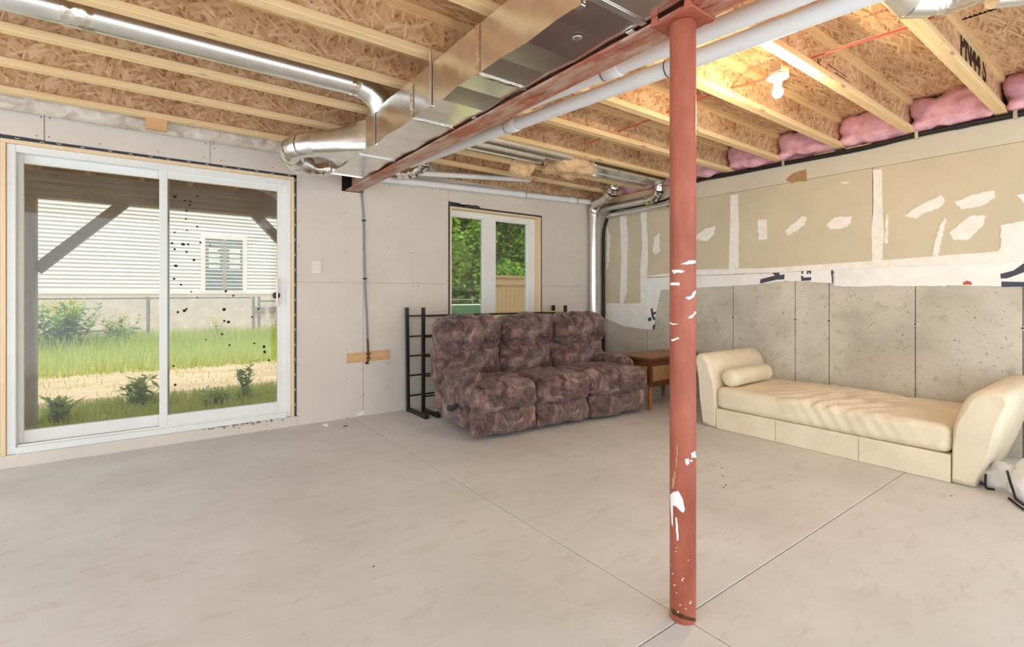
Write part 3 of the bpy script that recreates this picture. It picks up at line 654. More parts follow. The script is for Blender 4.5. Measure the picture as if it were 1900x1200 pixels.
lb = MB().box((-.026, -.001, -.016), (.026, .001, .016)).build('paper_label', 'label', el, loc=pq - off); lb.rotation_euler = (0, .1, -.15)
# ---- round duct in the left joist bay with its collar
def round_duct(name, pts, r, label, group=None, mat='galvround', collars=()):
    o = empty(name, pts[0], label=label, cat='duct', group=group); b = Vector(pts[0])
    MB().tube([Vector(p) - b for p in pts], r, 22).build('pipe', mat, o)
    for (p, q, rr) in collars: MB().tube([Vector(p) - b, Vector(q) - b], rr, 22).build('foil_joint', 'foil', o)
    return o
ry, rz = 3.135, 2.512
round_duct('round_duct', [(-2.55, ry, rz), (1.07, ry, rz)], .073, 'long round galvanised duct running between joists into the trunk duct side', collars=(((-.34, ry, rz), (-.22, ry, rz), .076), ((1.02, ry, rz), (1.08, ry, rz), .077)))
bt = MB().tube([(1.07, ry, rz), (1.15, ry, rz - .02), (1.22, ry, rz - .07), (1.25, ry, rz - .135)], [.075, .080, .085, .088], 18).build('duct_boot', 'galvround'); tag(bt, 'dented metal boot joining the long round duct to the trunk', 'duct')
# ---- ducts in the right bays
A = round_duct('round_duct', [(1.62, 3.475, 2.50), (3.25, 3.475, 2.50)], .072, 'dark-reflecting round metal duct nearer the column in the joist bay, ending in tan foam')
B = round_duct('round_duct', [(1.62, 3.66, 2.50), (3.05, 3.66, 2.50)], .072, 'round metal duct beside its twin, nearer the window wall, ending in tan foam')
C_ = empty('flat_duct', (3.55, 3.55, 2.48), label='pale flattened metal duct continuing from the tan foam lump to the corner', cat='duct')
MB().box((0, -.13, -.05), (1.15, .03, .05)).build('duct_body', 'galv', C_, .02, seg=4); MB().box((0, .07, -.045), (1.15, .19, .03)).build('duct_body', 'galv', C_, .02, seg=4)
for k, x in enumerate((.35, .8)): MB().box((x, -.135, -.054), (x + .02, .034, -.049)).build('seam', 'galvround', C_)
cushion('foam_lump', 'foam', None, (3.38, 3.60, 2.45), (.46, .36, .15), .06, (0, 0, .02), 12, .05, 9, seed=3)
tag(bpy.data.objects['foam_lump'], 'tan crumpled foam and paper lump around the duct joint', 'insulation')
fo = cushion('foam_scrap', 'foam', None, (2.98, 3.86, 2.42), (.26, .10, .14), .045, (0, 0, 0), 10, .04, 11, seed=5); tag(fo, 'small tan foam scrap hanging from a joist flange by the foam lump', 'insulation')
# corner elbows and the vertical duct
vd = empty('vertical_duct', (4.66, 4.52, 0), label='vertical round metal duct in the corner behind the recliner sofa', cat='duct')
MB().tube([(0, 0, 0), (0, 0, 2.24)], .052, 20).build('pipe', 'galvround', vd); MB().tube([(0, 0, 2.17), (0, 0, 2.25)], .056, 20).build('foil_joint', 'foil', vd)
def foil_elbow(pts, r, label):
    o = empty('foil_elbow', pts[0], label=label, cat='duct'); b = Vector(pts[0]); P = smooth_path(pts, 2)
    for i in range(0, len(P) - 1):
        a, c = P[i] - b, P[i + 1] - b; MB().tube([a, a + (c - a) * .12, a + (c - a) * .88, c], [r * 1.02, r, r, r * 1.02], 18, False).build('gore', 'foil', o)
    return o
foil_elbow([(4.66, 4.52, 2.25), (4.655, 4.46, 2.335), (4.60, 4.28, 2.37), (4.56, 4.12, 2.42), (4.55, 4.06, 2.50)], .066, 'crumpled foil elbow on top of the vertical corner duct')
hz = round_duct('wall_duct', [(4.82, 4.52, 2.30), (4.82, 3.75, 2.30)], .048, 'thin round duct running along the top of the taped wall, upper one')
hz2 = round_duct('wall_duct', [(4.855, 4.45, 2.20), (4.855, 3.45, 2.215)], .040, 'thin round duct running along the taped wall, lower one under the first')
foil_elbow([(4.82, 3.80, 2.30), (4.82, 3.68, 2.31), (4.80, 3.60, 2.38), (4.79, 3.585, 2.48)], .058, 'foil elbow at the end of the upper wall duct')
foil_elbow([(4.85, 3.50, 2.215), (4.85, 3.38, 2.23), (4.84, 3.32, 2.30), (4.83, 3.31, 2.42)], .050, 'foil elbow of the lower wall duct, partly behind the column')
sr = MB().bar((4.0, 4.42, 2.436), (4.86, 3.4, 2.436), .02, .002).build('strap', 'galvround'); tag(sr, 'thin metal strap stretched below the joists over the foil elbows', 'strap')
e2 = foil_elbow([(2.08, 4.20, 2.56), (2.08, 4.20, 2.45), (2.06, 4.28, 2.37), (2.0, 4.36, 2.33), (1.92, 4.44, 2.33)], .062, 'shiny foil elbow tucked behind the beam end by the window wall')
# upper right corner: boot and flex
o = empty('flex_duct', onZ(1672, -4, 2.375), label='foil flex duct with a metal collar under the joists beyond the white pipes', cat='duct'); b0 = Vector(o.location)
q = [onZ(1690, -30, 2.375), onZ(1722, -4, 2.375)]
MB().tube([onZ(1600, -90, 2.375) - b0, onZ(1688, 2, 2.375) - b0], .062, 18).build('collar_pipe', 'galvround', o)
MB().tube([onZ(1685, 0, 2.375) - b0, onZ(1727, 0, 2.375) - b0], [.068, .066], 18).build('collar', 'galvround', o)
MB().tube([p - b0 for p in smooth_path([onZ(1727, 0, 2.375), onZ(1760, -4, 2.375), onZ(1810, -22, 2.375), onZ(1900, -62, 2.375)], 4)], .062, 18).build('flex_sleeve', 'foil', o)
o = MB().tube([onZ(1845, -14, 2.375), onZ(1990, -30, 2.375)], .06, 18).build('round_duct_stub', 'galvround'); tag(o, 'short round metal duct stub beyond the foil flex duct', 'duct')

# ---- PVC drains
def pvc(name, pts, r, label, fits=()):
    o = empty(name, pts[0], label=label, cat='pipe'); b = Vector(pts[0]); P = [Vector(p) - b for p in pts]
    MB().tube(P, r, 20).build('pipe', 'pvc', o)
    a, c = P[0], P[-1]; L = (c - a).length; d = (c - a).normalized()
    for t in fits:
        p = a + (c - a) * t
        cp = MB().tube([p - d * .05, p - d * .046, p + d * .046, p + d * .05], [r + .002, r + .006, r + .006, r + .002], 20).build('coupling', 'pvc', o)
        MB().tube([p + d * .048, p + d * .053], r + .0045, 20).build('joint_ring', 'darkhole', cp)
    return o
def pl(a, b, y):  # point of a straight run at depth y
    t = (y - a[1]) / (b[1] - a[1]); return (a[0] + (b[0] - a[0]) * t, y, a[2] + (b[2] - a[2]) * t)
p2a, p2b = (2.150, .637, 2.268), (1.977, 2.996, 2.322)
pvc('drain_pipe', [pl(p2a, p2b, -1.45), pl(p2a, p2b, 4.12)], .041, 'white plastic drain pipe hung below the joists, farther from the beam', ((1.63 + 1.45) / 5.9, (2.95 + 1.45) / 5.9))
p1a, p1b = (1.885, 1.617, 2.292), (1.95, .88, 2.275)
pvc('drain_pipe', [pl(p1a, p1b, -1.45), pl(p1a, p1b, 4.10)], .040, 'white plastic drain pipe running right beside the steel beam', ((1.86 + 1.45) / 5.85, (3.1 + 1.45) / 5.85))
pvc('wall_drain_pipe', [(1.66, 4.55, 2.272), (4.62, 4.55, 2.372)], .034, 'white plastic pipe sloping along the top of the window wall to the corner', (.62, .9))
pvc('wall_drain_pipe', [(1.70, 4.40, 2.31), (3.5, 4.40, 2.475)], .026, 'thinner white pipe rising behind the last joist above the window wall', (.12,))
o = MB().tube([(2.26, 4.42, 2.37), (2.26, 4.45, 2.43), (2.26, 4.5, 2.43)], .026, 14).build('pipe_stub', 'pvc'); tag(o, 'short white pipe elbow next to the foil elbow', 'pipe')

# ---- cables on the right wall, red cables through the joists
cx = WX - .03
path = [(cx, -1.45, 2.43), (cx, .2, 2.425), (cx, .63, 2.42), (cx, 1.2, 2.425), (cx, 1.6, 2.405), (cx, 2.2, 2.415), (cx, 2.75, 2.42), (cx, 3.2, 2.42)]
q = [onX(1238, 371, cx), onX(1190, 381, cx), onX(1150, 386, cx), onX(1132, 396, cx), onX(1121, 425, cx), onX(1117, 470, cx), onX(1119, 530, cx), onX(1119, 585, cx), onX(1115, 625, cx), onX(1113, 680, cx)]
path += [(cx, p.y, p.z) for p in q]; path = [p if p[1] < 4.56 else (p[0], 4.56, p[2]) for p in path]
cb = empty('cable_bundle', (cx, .63, 2.42), label='black cable bundle clipped along the wall top and down the corner', cat='cable'); b0 = Vector(cb.location)
MB().tube([p - b0 for p in smooth_path(path, 5)], .021, 10).build('black_cable', 'blackcable', cb)
MB().tube([Vector((p[0] - .004, p[1], p[2] + .016)) - b0 for p in smooth_path(path, 5)], .005, 8).build('copper_cable', 'copper', cb)
for y in (.665, 1.215, 2.23): MB().box((-.024, y - .63 - .012, -.03), (.02, y - .63 + .012, .03)).build('clip', 'steelbracket', cb, .003)
for y in (.95, 1.47, 1.75, 2.5, 2.0): MB().box((-.02, y - .63 - .04, -.019), (.02, y - .63 + .04, .014)).build('tape', 'blackcable', cb, .005)
pr_ = [onZ(*p, 2.52) for p in ((1085, 268), (1150, 243), (1215, 218), (1290, 188), (1338, 168), (1425, 145), (1490, 114), (1570, 86), (1655, 60), (1697, 46), (1740, 27), (1800, 0))]
rw = empty('red_cable', pr_[0], label='pair of thin red and white cables threaded through the joist webs', cat='cable'); b0 = Vector(rw.location)
MB().tube([p - b0 for p in smooth_path(pr_, 3)], .0055, 8).build('red_wire', 'redwire', rw)
MB().tube([p - b0 + Vector((0, .012, .006)) for p in smooth_path(pr_[6:], 3)], .0045, 8).build('white_wire', 'whitewire', rw)

# ---- bare bulb fixture
lf = empty('bare_bulb_fixture', (2.905, 1.36, 2.405), label='lit bare bulb in a white porcelain holder screwed below a joist', cat='light')
MB().lathe([(.0, .012), (.05, .012), (.058, .004), (.058, -.004), (.045, -.010), (.024, -.014), (.022, -.05), (.0, -.05)][::-1], 28).build('porcelain_holder', 'whiteplastic', lf)
MB().box((-.045, -.045, .014), (.045, .03, .085)).build('junction_box', 'galvround', lf, .006)
MB().lathe([(.0, -.118), (.012, -.115), (.022, -.107), (.028, -.094), (.030, -.082), (.027, -.070), (.018, -.058), (.014, -.050)], 20).build('bulb', 'bulb', lf)
bl = bpy.data.lights.new('bulb_light', 'POINT'); bl.energy = 11; bl.color = (1.0, .76, .46); bl.shadow_soft_size = .03
blo = bpy.data.objects.new('bulb_light', bl); COL.objects.link(blo); blo.parent = lf; blo.location = (0, 0, -.150)

# ---- insulation
for i in range(len(RJ) - 1):
    y0, y1 = RJ[i] + .002, RJ[i + 1] - .066
    if y1 < .1: continue
    c = cushion('insulation_batt', 'pinkwool', None, (WX + .005, (y0 + y1) / 2, (ZJ + ZS) / 2 + .0), (.24, y1 - y0 + .035, ZS - ZJ - .004), .04, (.05, 0, 0), 12, .026, 8, seed=i,
                creases=((1, .35, .02, .12), (2, -.3, .02, .2)))
    tag(c, {.25: 'pink insulation batt beyond the joist with black marker writing', .77: 'pink insulation batt between the marker-written joist and the grade-stamped joist',
            1.285: 'pink insulation batt above the taped wall in the bay of the bare bulb', 1.78: 'pink insulation batt one bay from the bare bulb toward the window wall'}.get(RJ[i],
            'pink insulation batt two or more bays from the bulb toward the window wall' if RJ[i] > 2 else 'pink insulation batt two bays beyond the marker-written joist'), 'insulation', 'pink batts along the wall top')
vb = MB(); nx, nz = 90, 10
for i in range(nx + 1):
    for k in range(nz + 1):
        x = -1.6 + (1.40 + 1.6) * i / nx; z = 2.375 + (ZS - 2.38) * k / nz
        q = Vector((x * 5, z * 9, 1.7)); y = WY - .03 - .03 * abs(noise.fractal(q, 1, 2, 4)) - .035 * math.sin(math.pi * k / nz)
        vb.v.append((x, y, z))
for i in range(nx):
    for k in range(nz): a = i * (nz + 1) + k; vb.f.append((a, a + nz + 1, a + nz + 2, a + 1)); vb.sm.append(True)
o = vb.build('vapour_barrier', 'poly'); so = o.modifiers.new('t', 'SOLIDIFY'); so.thickness = .002; tag(o, 'wrinkled translucent plastic sheet over insulation above the patio door wall', 'plastic sheet')
pw = onY(290, 232, WY - .03); o = box('wood_block', (pw.x - .065, WY - .165, 2.372), (pw.x + .065, WY - .105, ZJ), 'ply', None, .002); tag(o, 'small wood block under the last joist above the patio door', 'wood block')

# ---- services on the back wall
cd = empty('pipe_riser', (1.63, WY - .012, .55), label='thin blue-grey tube clipped down the wall to a brass valve', cat='pipe')
pts = [onY(*p, WY - .012) - Vector((1.63, WY - .012, .55)) for p in ((670, 346), (673, 380), (675, 408), (676, 470), (677, 517), (680, 580), (682, 632))]
MB().tube(smooth_path(pts, 3), .0085, 10).build('tube', 'conduit', cd)
pts2 = [onY(*p, WY - .014) - Vector((1.63, WY - .012, .55)) for p in ((682, 628), (683, 650), (683, 668), (680, 674))]
MB().tube(smooth_path(pts2, 3), .009, 10).build('copper_stub', 'brownmetal', cd)
for u, v in ((675, 409), (677, 517)):
    p = onY(u, v, WY - .012) - Vector((1.63, WY - .012, .55)); MB().box((p.x - .016, -.014, p.z - .008), (p.x + .016, .012, p.z + .008)).build('clip', 'black', cd, .003)
for v in (656, 664): p = onY(684, v, WY - .02) - Vector((1.63, WY - .012, .55)); MB().box((p.x - .022, -.016, p.z - .005), (p.x + .02, .006, p.z + .005)).build('pipe_strap', 'brownmetal', cd, .002)
p = onY(681, 673, WY - .02) - Vector((1.63, WY - .012, .55)); MB().lathe([(.004, -.012), (.016, -.010), (.016, .010), (.004, .012)], 10).build('valve', 'brownmetal', cd, loc=p)
o = MB().prism([(1.475, .513), (1.893, .522), (1.893, .616), (1.475, .606)], 1, WY - .006, WY).build('backing_board', 'ply'); tag(o, 'bare plywood backing strip on the wall behind the brass valve', 'board')
sw = empty('switch_plate', (1.205, WY - .001, 1.405), label='almond switch plate on the drywall beside the patio door', cat='switch')
MB().box((-.041, -.006, -.06), (.041, .001, .06)).build('plate', 'plate', sw, .004); MB().box((-.016, -.009, -.033), (.016, -.004, .033)).build('rocker', 'plate', sw, .002)

# ================================================================== FURNITURE
# ---- recliner sofa
SR = math.radians(-4.6)
sf = empty('recliner_sofa', (2.02, 3.235, 0), SR, label='three-seat purple-brown crushed velvet recliner sofa below the window', cat='sofa')
SW = 1.90; sx = [0.0, .60, 1.18, SW]
MB().box((.06, .20, .05), (SW - .06, .84, .22)).build('base', 'sofa', sf, .02)
for i in range(3):
    a, b = sx[i], sx[i + 1]; w = b - a; z = (0, 0, .012)[i]; dy = (0, 0, -.01)[i]
    cushion('footrest', 'sofa', sf, (a + w / 2, .055 + dy, .135), (w - (.012 if i < 2 else .03), .11, .205), .035, (0, .02, .0), 22, .018, 7, seed=i, creases=((0, -.33, .008, .04), (0, .36, .008, .04)))
    cushion('seat_cushion', 'sofa', sf, (a + w / 2, .30 + dy, .335 + z * .5), (w + .004, .66, .20), .075, (0, .03, .03), 26, .022, 6.5, seed=10 + i,
            fn=lambda p, u: Vector((p.x, p.y, p.z + .02 * max(0, -u.y) - (.03 if u.y < -.75 and u.z < 0 else 0))), creases=((0, -.3, .006, .05), (0, .38, .006, .05)))
def lean(p, u): return p
bx = [-.055, .60, 1.20, SW + .01]
for i in range(3):
    a, b = bx[i], bx[i + 1]; w = b - a
    cushion('back_cushion', 'sofa', sf, (a + w / 2, .69, .535), (w - .004, .22, .34), .07, (0, .05, .0), 24, .022, 7, seed=20 + i, tilt=math.radians(-16), creases=((0, -.25, .008, .06),))
    cushion('headrest', 'sofa', sf, (a + w / 2, .675, .80), (w + .004, .29, .30), .11, (.0, .04, .03), 26, .022, 6, seed=30 + i, tilt=math.radians(-10), creases=((0, -.33, .036, .055), (0, .33, .036, .055)))
MB().box((.02, .76, .10), (SW - .02, .86, .80)).build('back_panel', 'sofa', sf, .03)
for s, x in ((0, .085), (1, SW - .085)):
    cushion('armrest', 'sofa', sf, (x, .42, .295), (.17, .50, .49), .075, (.015, 0, .01), 22, .018, 7, seed=40 + s,
            fn=lambda p, u: Vector((p.x * (1.12 if u.z > .55 else 1.0), p.y - (.03 if u.z > .5 and u.y < -.5 else 0), p.z)), creases=((2, .52, .012, .08),))
MB().tube(smooth_path([(-.03, .40, .20), (-.045, .33, .215), (-.045, .22, .26)], 4), [.022] * 4 + [.018] * 4 + [.014], 10).build('recliner_lever', 'black', sf)

# ---- stored metal bed bases standing behind the sofa
def bed_base(x0, x1, y, zt, lean, foot, label):
    o = empty('metal_bed_base', (x0, y, 0), label=label, cat='bed frame', group=None); L = x1 - x0
    for x in (0, L): MB().bar((x, 0, 0), (x, lean, zt), .028, .034, (0, 1, 0)).build('post', 'black', o)
    for k, z in enumerate((.15, .348, .54, .733, .936)):
        t = z / zt
        MB().bar((.0, lean * t, z * zt / 1.02), (L, lean * t, z * zt / 1.02), .012, .014).build('rail', 'black', o)
    for x in (0, L): MB().bar((x + .01, .02, .018), (x + .01, -foot, .018), .034, .034).build('foot_rail', 'black', o)
    MB().box((-.01, -foot + .02, .003), (.03, -foot - .01, .06)).build('foot_plate', 'black', o)
    return o
bed_base(2.055, 3.99, 4.52, 1.03, .03, .38, 'black metal bed base standing upright behind the sofa against the drywall')
bed_base(2.165, 4.06, 4.41, 1.03, .0, .30, 'second black metal bed base leaning in front of the first behind the sofa')
pyl = onY(1022, 577, 4.39); o = box('yellow_strap', (pyl.x - .08, 4.385, .955), (pyl.x + .07, 4.40, .968), 'yellow'); tag(o, 'short yellow strap tied to the bed base rail behind the sofa', 'strap')

# ---- wooden end table
et = empty('end_table', (3.985, 3.09, 0), label='dark stained wood end table with cane panel and turned legs between sofa and daybed', cat='table')
TW, TD = .80, .44
MB().box((-.015, -.015, .495), (TW, TD, .525)).build('table_top', 'brownwood', et, .008)
MB().box((.05, .04, .521), (TW - .05, TD - .05, .527)).build('top_inlay', 'cane', et)
MB().box((.01, .01, .255), (TW - .02, TD - .01, .495)).build('cabinet_body', 'brownwood', et, .003)
MB().box((.05, .003, .29), (TW * .5 - .02, .012, .44)).build('cane_panel', 'cane', et, .003); MB().box((TW * .5 + .02, .003, .29), (TW - .06, .012, .44)).build('cane_panel', 'cane', et, .003)
MB().box((.0, .05, .29), (.011, TD - .05, .44)).build('side_panel', 'cane', et, .003)
MB().box((.0, .0, .45), (TW - .01, .02, .47)).build('moulding', 'brownwood', et, .004); MB().box((.0, .0, .235), (TW - .01, .02, .262)).build('moulding', 'brownwood', et, .004)
for x in (.02,): 
    for y in (.004,): MB().lathe([(.005, -.003), (.008, 0)], 8).build('stud', 'steelbracket', et, loc=(x, y, .48))
for x in (.04, TW - .06):
    for y in (.035, TD - .045): MB().lathe([(.014, 0), (.016, .03), (.024, .11), (.024, .15), (.016, .18), (.020, .20), (.020, .215), (.018, .236)], 16).build('leg', 'legwood', et, loc=(x, y, 0))

# ---- cream daybed
db = empty('daybed', (3.935, .70, 0), label='cream leather daybed with two flared ends against the concrete wall', cat='daybed')
BD = .94           # depth towards the wall (local x), local y along the bed: 0 (low Y) .. 1.78
def arm(prof, name):
    # prof (y,z) outline, extruded along x with rounded front and back edges
    b = MB(); n = 8; r = .035; rings = []
    cy = sum(p[0] for p in prof) / len(prof); cz = sum(p[1] for p in prof) / len(prof)
    for t, ins in [(0, r), (.010, .014), (r, 0)] + [(.3, 0), (.6, 0)] + [(BD - r, 0), (BD - .010, .014), (BD, r)]:
        ring = []
        for (y, z) in prof:
            d = Vector((y - cy, z - cz)); L = d.length; d = d * max(0, (L - ins)) / L; ring.append((t, cy + d.x, max(0.0, cz + d.y)))
        rings.append(ring)
    m = len(prof); vs = [p for r_ in rings for p in r_]; fs = []
    for i in range(len(rings) - 1):
        for k in range(m): fs.append((i * m + k, i * m + (k + 1) % m, (i + 1) * m + (k + 1) % m, (i + 1) * m + k))
    b.add(vs, fs, True); b.add(rings[0], [tuple(range(m))]); b.add(rings[-1], [tuple(range(m))[::-1]])
    return b.build(name, 'cream', db)
def curve2(pts, n=5): return [(p.x, p.y) for p in smooth_path([(a, b_, 0) for a, b_ in pts], n)]
arm([(.115, 0), (.115, .20)] + curve2([(.110, .34), (.085, .44), (.045, .535), (-.01, .585), (-.075, .60), (-.135, .585), (-.150, .55)], 3) + [(-.10, .36), (-.05, .18), (.01, 0)], 'flared_end')
arm([(1.665, 0), (1.665, .20)] + curve2([(1.67, .34), (1.69, .44), (1.715, .54), (1.755, .60), (1.80, .63), (1.85, .625), (1.872, .595)], 3) + [(1.85, .40), (1.82, .2), (1.785, 0)], 'flared_end')
MB().box((.004, .117, 0), (BD - .01, 1.663, .172)).build('base', 'cream', db, .008)
for y in (.60, 1.16): MB().box((.002, y - .0015, .01), (.005, y + .0015, .168)).build('seam', 'torn', db)
def wrinkle(p, u):
    if u.z > 0:
        ed = min(1.0, max(0.0, u.z)); g = ed * math.exp(-((p.y + .05) / .30) ** 2)
        p.z += g * .026 * math.sin((p.y * 1.0 + p.x * .55) * 46 + 6 * noise.noise(p * 4)) * (.3 + .7 * noise.noise(p * 7 + Vector((3, 1, 2))) ** 2 * 2 + .25)
        p.z += ed * .010 * noise.noise(p * 4)
    if u.x < -.9: p.x += .004 * noise.noise(Vector((p.y * 14 + p.z * 10, p.z * 9, 0))) - .006 * math.sin((p.y - p.z * .6) * 70) * math.exp(-((p.y + .2) / .4) ** 2)
    return p
cushion('mattress', 'cream', db, (BD / 2 - .002, .89, .262), (BD - .01, 1.545, .175), .045, (.0, 0, .035), 60, 0, 1, fn=wrinkle, creases=((1, -.27, .004, .010), (1, .36, .004, .010)))
bo = empty('bolster_cushion', (4.00, 2.282, .436), label='cream leather bolster roll resting on the daybed mattress against its end', cat='cushion')
MB().tube([(0, 0, 0), (.004, 0, 0), (.018, 0, 0), (.05, 0, 0), (.25, 0, .004), (.45, 0, .002), (.60, 0, 0), (.63, 0, 0), (.645, 0, 0), (.648, 0, 0)], [.02, .055, .070, .076, .076, .077, .076, .070, .055, .02], 28).build('roll', 'cream', bo)
for x in (.05, .60): MB().tube([(x - .003, 0, 0), (x + .003, 0, 0)], .0775, 28).build('end_piping', 'cream', bo)

# ---- white cover with black piping on the floor
wc = empty('folded_cover', (4.05, .62, 0), label='crumpled white cover with black piping on the floor by the daybed end', cat='cover')
cushion('fabric', 'cover', wc, (.05, -.02, .06), (.20, .17, .12), .055, (.02, .02, .02), 14, .03, 6, seed=2)
cushion('fabric', 'cover', wc, (.02, -.24, .09), (.42, .30, .18), .07, (.02, .02, .02), 16, .05, 5, seed=4)
MB().tube(smooth_path([onZ(1829, 880, .10) - Vector((4.05, .62, 0)), onZ(1828, 895, .06) - Vector((4.05, .62, 0)), onZ(1831, 905, .01) - Vector((4.05, .62, 0)), onZ(1845, 908, .005) - Vector((4.05, .62, 0))], 4), .006, 8).build('piping', 'piping', wc)
pp = [(1869, 874, .17), (1874, 892, .15), (1880, 910, .10), (1885, 925, .06), (1895, 934, .03), (1915, 945, .01)]
MB().tube(smooth_path([onZ(u, v, z) - Vector((4.05, .62, 0)) for u, v, z in pp], 4), .006, 8).build('piping', 'piping', wc)
pp = [(1872, 924, .01), (1880, 930, .008), (1890, 938, .008), (1905, 948, .008)]
MB().tube(smooth_path([onZ(u, v, z) - Vector((4.05, .62, 0)) for u, v, z in pp], 4), .006, 8).build('piping', 'piping', wc)
# floor litter
p = onZ(603, 789, .006); o = cushion('plaster_chip', 'mud', None, (p.x, p.y, .008), (.045, .03, .016), .006, (0, 0, 0), 4, .012, 30); tag(o, 'small white plaster chip on the slab by the drywall', 'chip')
p = onZ(640, 790, .003); o = MB().prism(blob_poly([(p.x - .02, p.y - .01), (p.x + .025, p.y - .006), (p.x + .02, p.y + .012), (p.x - .01, p.y + .008)], 3, .003, 4), 2, .0005, .004).build('dry_leaf', 'brownmetal'); tag(o, 'small brown dry leaf on the slab near the drywall', 'leaf')
for i, (u, v) in enumerate(((1342, 904), (1346, 900), (1340, 883), (1338, 868), (1323, 865), (692, 1051), (1765, 920))):
    p = onZ(u, v, 0); MB().prism(blob_poly([(p.x - .006, p.y - .006), (p.x + .008, p.y - .004), (p.x + .004, p.y + .007)], 2, .002, i), 2, .0002, .0012).build('paint_speck', 'ink', fl)

# ================================================================== OUTDOORS
gd = MB(); nx, ny = 40, 40
GZ = lambda x, y: -.09 - .02 * max(0, (y - 8)) * .15 + .015 * noise.noise(Vector((x * .8, y * .8, 0)))
for i in range(nx + 1):
    for k in range(ny + 1):
        x = -14 + 44 * i / nx; y = 4.79 + 32 * (k / ny) ** 1.5; gd.v.append((x, y, GZ(x, y)))
for i in range(nx):
    for k in range(ny): a = i * (ny + 1) + k; gd.f.append((a, a + ny + 1, a + ny + 2, a + 1)); gd.sm.append(True)
gr = gd.build('ground', 'dirt'); tag(gr, kind='structure')
# deck above the patio door
dk = empty('deck', (-.91, 6.27, -.08), label='raised wooden deck on posts with diagonal braces outside the patio door', cat='deck'); b0 = Vector(dk.location)
BZ0, BZ1 = 2.06, 2.30
for x in (-.91, 1.66):
    MB().box((x - .068, 6.20, -.13), (x + .058, 6.34, BZ0)).build('post', 'greywood', dk, .004, seg=1).location = -b0
    s = 1 if x < 0 else -1
    MB().bar((x + s * .055, 6.27, 1.385), (x + s * .70, 6.27, 2.08), .09, .105, (0, 1, 0)).build('brace', 'greywood_x', dk).location = -b0
for yy in (6.225, 6.315): MB().box((-2.6, yy - .04, BZ0), (2.5, yy + .04, BZ1)).build('beam', 'greywood_x', dk).location = -b0
x = -2.5
while x < 2.5:
    MB().box((x - .02, 4.82, BZ1), (x + .02, 6.62, BZ1 + .19)).build('deck_joist', 'deck', dk).location = -b0; x += .405
y = 4.83
while y < 6.6: MB().box((-2.6, y, BZ1 + .19), (2.5, y + .135, BZ1 + .215)).build('deck_board', 'deck', dk).location = -b0; y += .145
for xx, yy in (((-2.62, 6.62), (2.52, 6.66)), ((2.5, 4.82), (2.54, 6.66)), ((-2.64, 4.82), (-2.6, 6.66))): MB().box(xx + (BZ1 - .02,), yy + (BZ1 + .19,)).build('rim_board', 'deck', dk).location = -b0
# neighbour house
HY = 19.0
nh = empty('neighbour_house', (1.5, HY, -.3), label='white lap-sided house beyond the chain-link fence', cat='house'); b0 = Vector(nh.location)
sd = MB(); z = 1.29; e = .118
while z < 6.2:
    sd.add([(-9, HY - .045, z), (5.4, HY - .045, z), (5.4, HY, z + e), (-9, HY, z + e), (-9, HY, z), (5.4, HY, z)], [(0, 1, 2, 3), (4, 5, 1, 0)]); z += e
o = sd.build('siding', 'sidingw', nh); o.location = -b0; o['kind'] = 'stuff'
MB().box((-9, HY + .002, -.4), (5.4, HY + 3, 6.2)).build('wall_core', 'sidingw', nh).location = -b0
MB().box((-9.02, HY - .03, -.35), (5.42, HY + .002, 1.23)).build('foundation', 'found', nh).location = -b0
MB().box((-9.05, HY - .05, 1.20), (5.45, HY + .002, 1.29)).build('skirt_board', 'housewhite', nh).location = -b0
MB().prism([(HY - .4, 6.2), (HY + 3.4, 6.2), (HY + 1.5, 8.0)], 0, -9.4, 5.7).build('roof', 'greywood_x', nh).location = -b0
hw0, hw1, hz0, hz1 = 1.31, 2.66, 1.25, 3.19
wn = MB().box((hw0, HY - .06, hz0), (hw0 + .13, HY - .01, hz1)).box((hw1 - .13, HY - .06, hz0), (hw1, HY - .01, hz1)).box((hw0 + .13, HY - .06, hz1 - .16), (hw1 - .13, HY - .01, hz1)).box((hw0 + .13, HY - .06, hz0), (hw1 - .13, HY - .01, hz0 + .06)).build('window', 'housewhite', nh); wn.location = -b0
xm = (hw0 + hw1) / 2
MB().box((xm - .05, HY - .05, hz0 + .06), (xm + .05, HY - .012, hz1 - .16)).build('mullion', 'greywood', wn)
for a, b in ((hw0 + .13, xm - .05), (xm + .05, hw1 - .13)):
    MB().box((a, HY - .035, hz0 + .06), (b, HY - .02, hz1 - .16)).build('pane', 'darkglass', wn)
    for k in range(4): MB().box((a + .1, HY - .04, 2.06 + k * .18), (b - .08, HY - .034, 2.06 + k * .18 + .11)).build('blind_slat', 'blind', wn)
for (x, w) in ((2.85, .12), (3.05, .1), (3.35, .13)): MB().box((x, HY - .12, .55), (x + w * 1.6, HY - .03, .75)).build('utility_box', 'chain', nh, .01).location = -b0
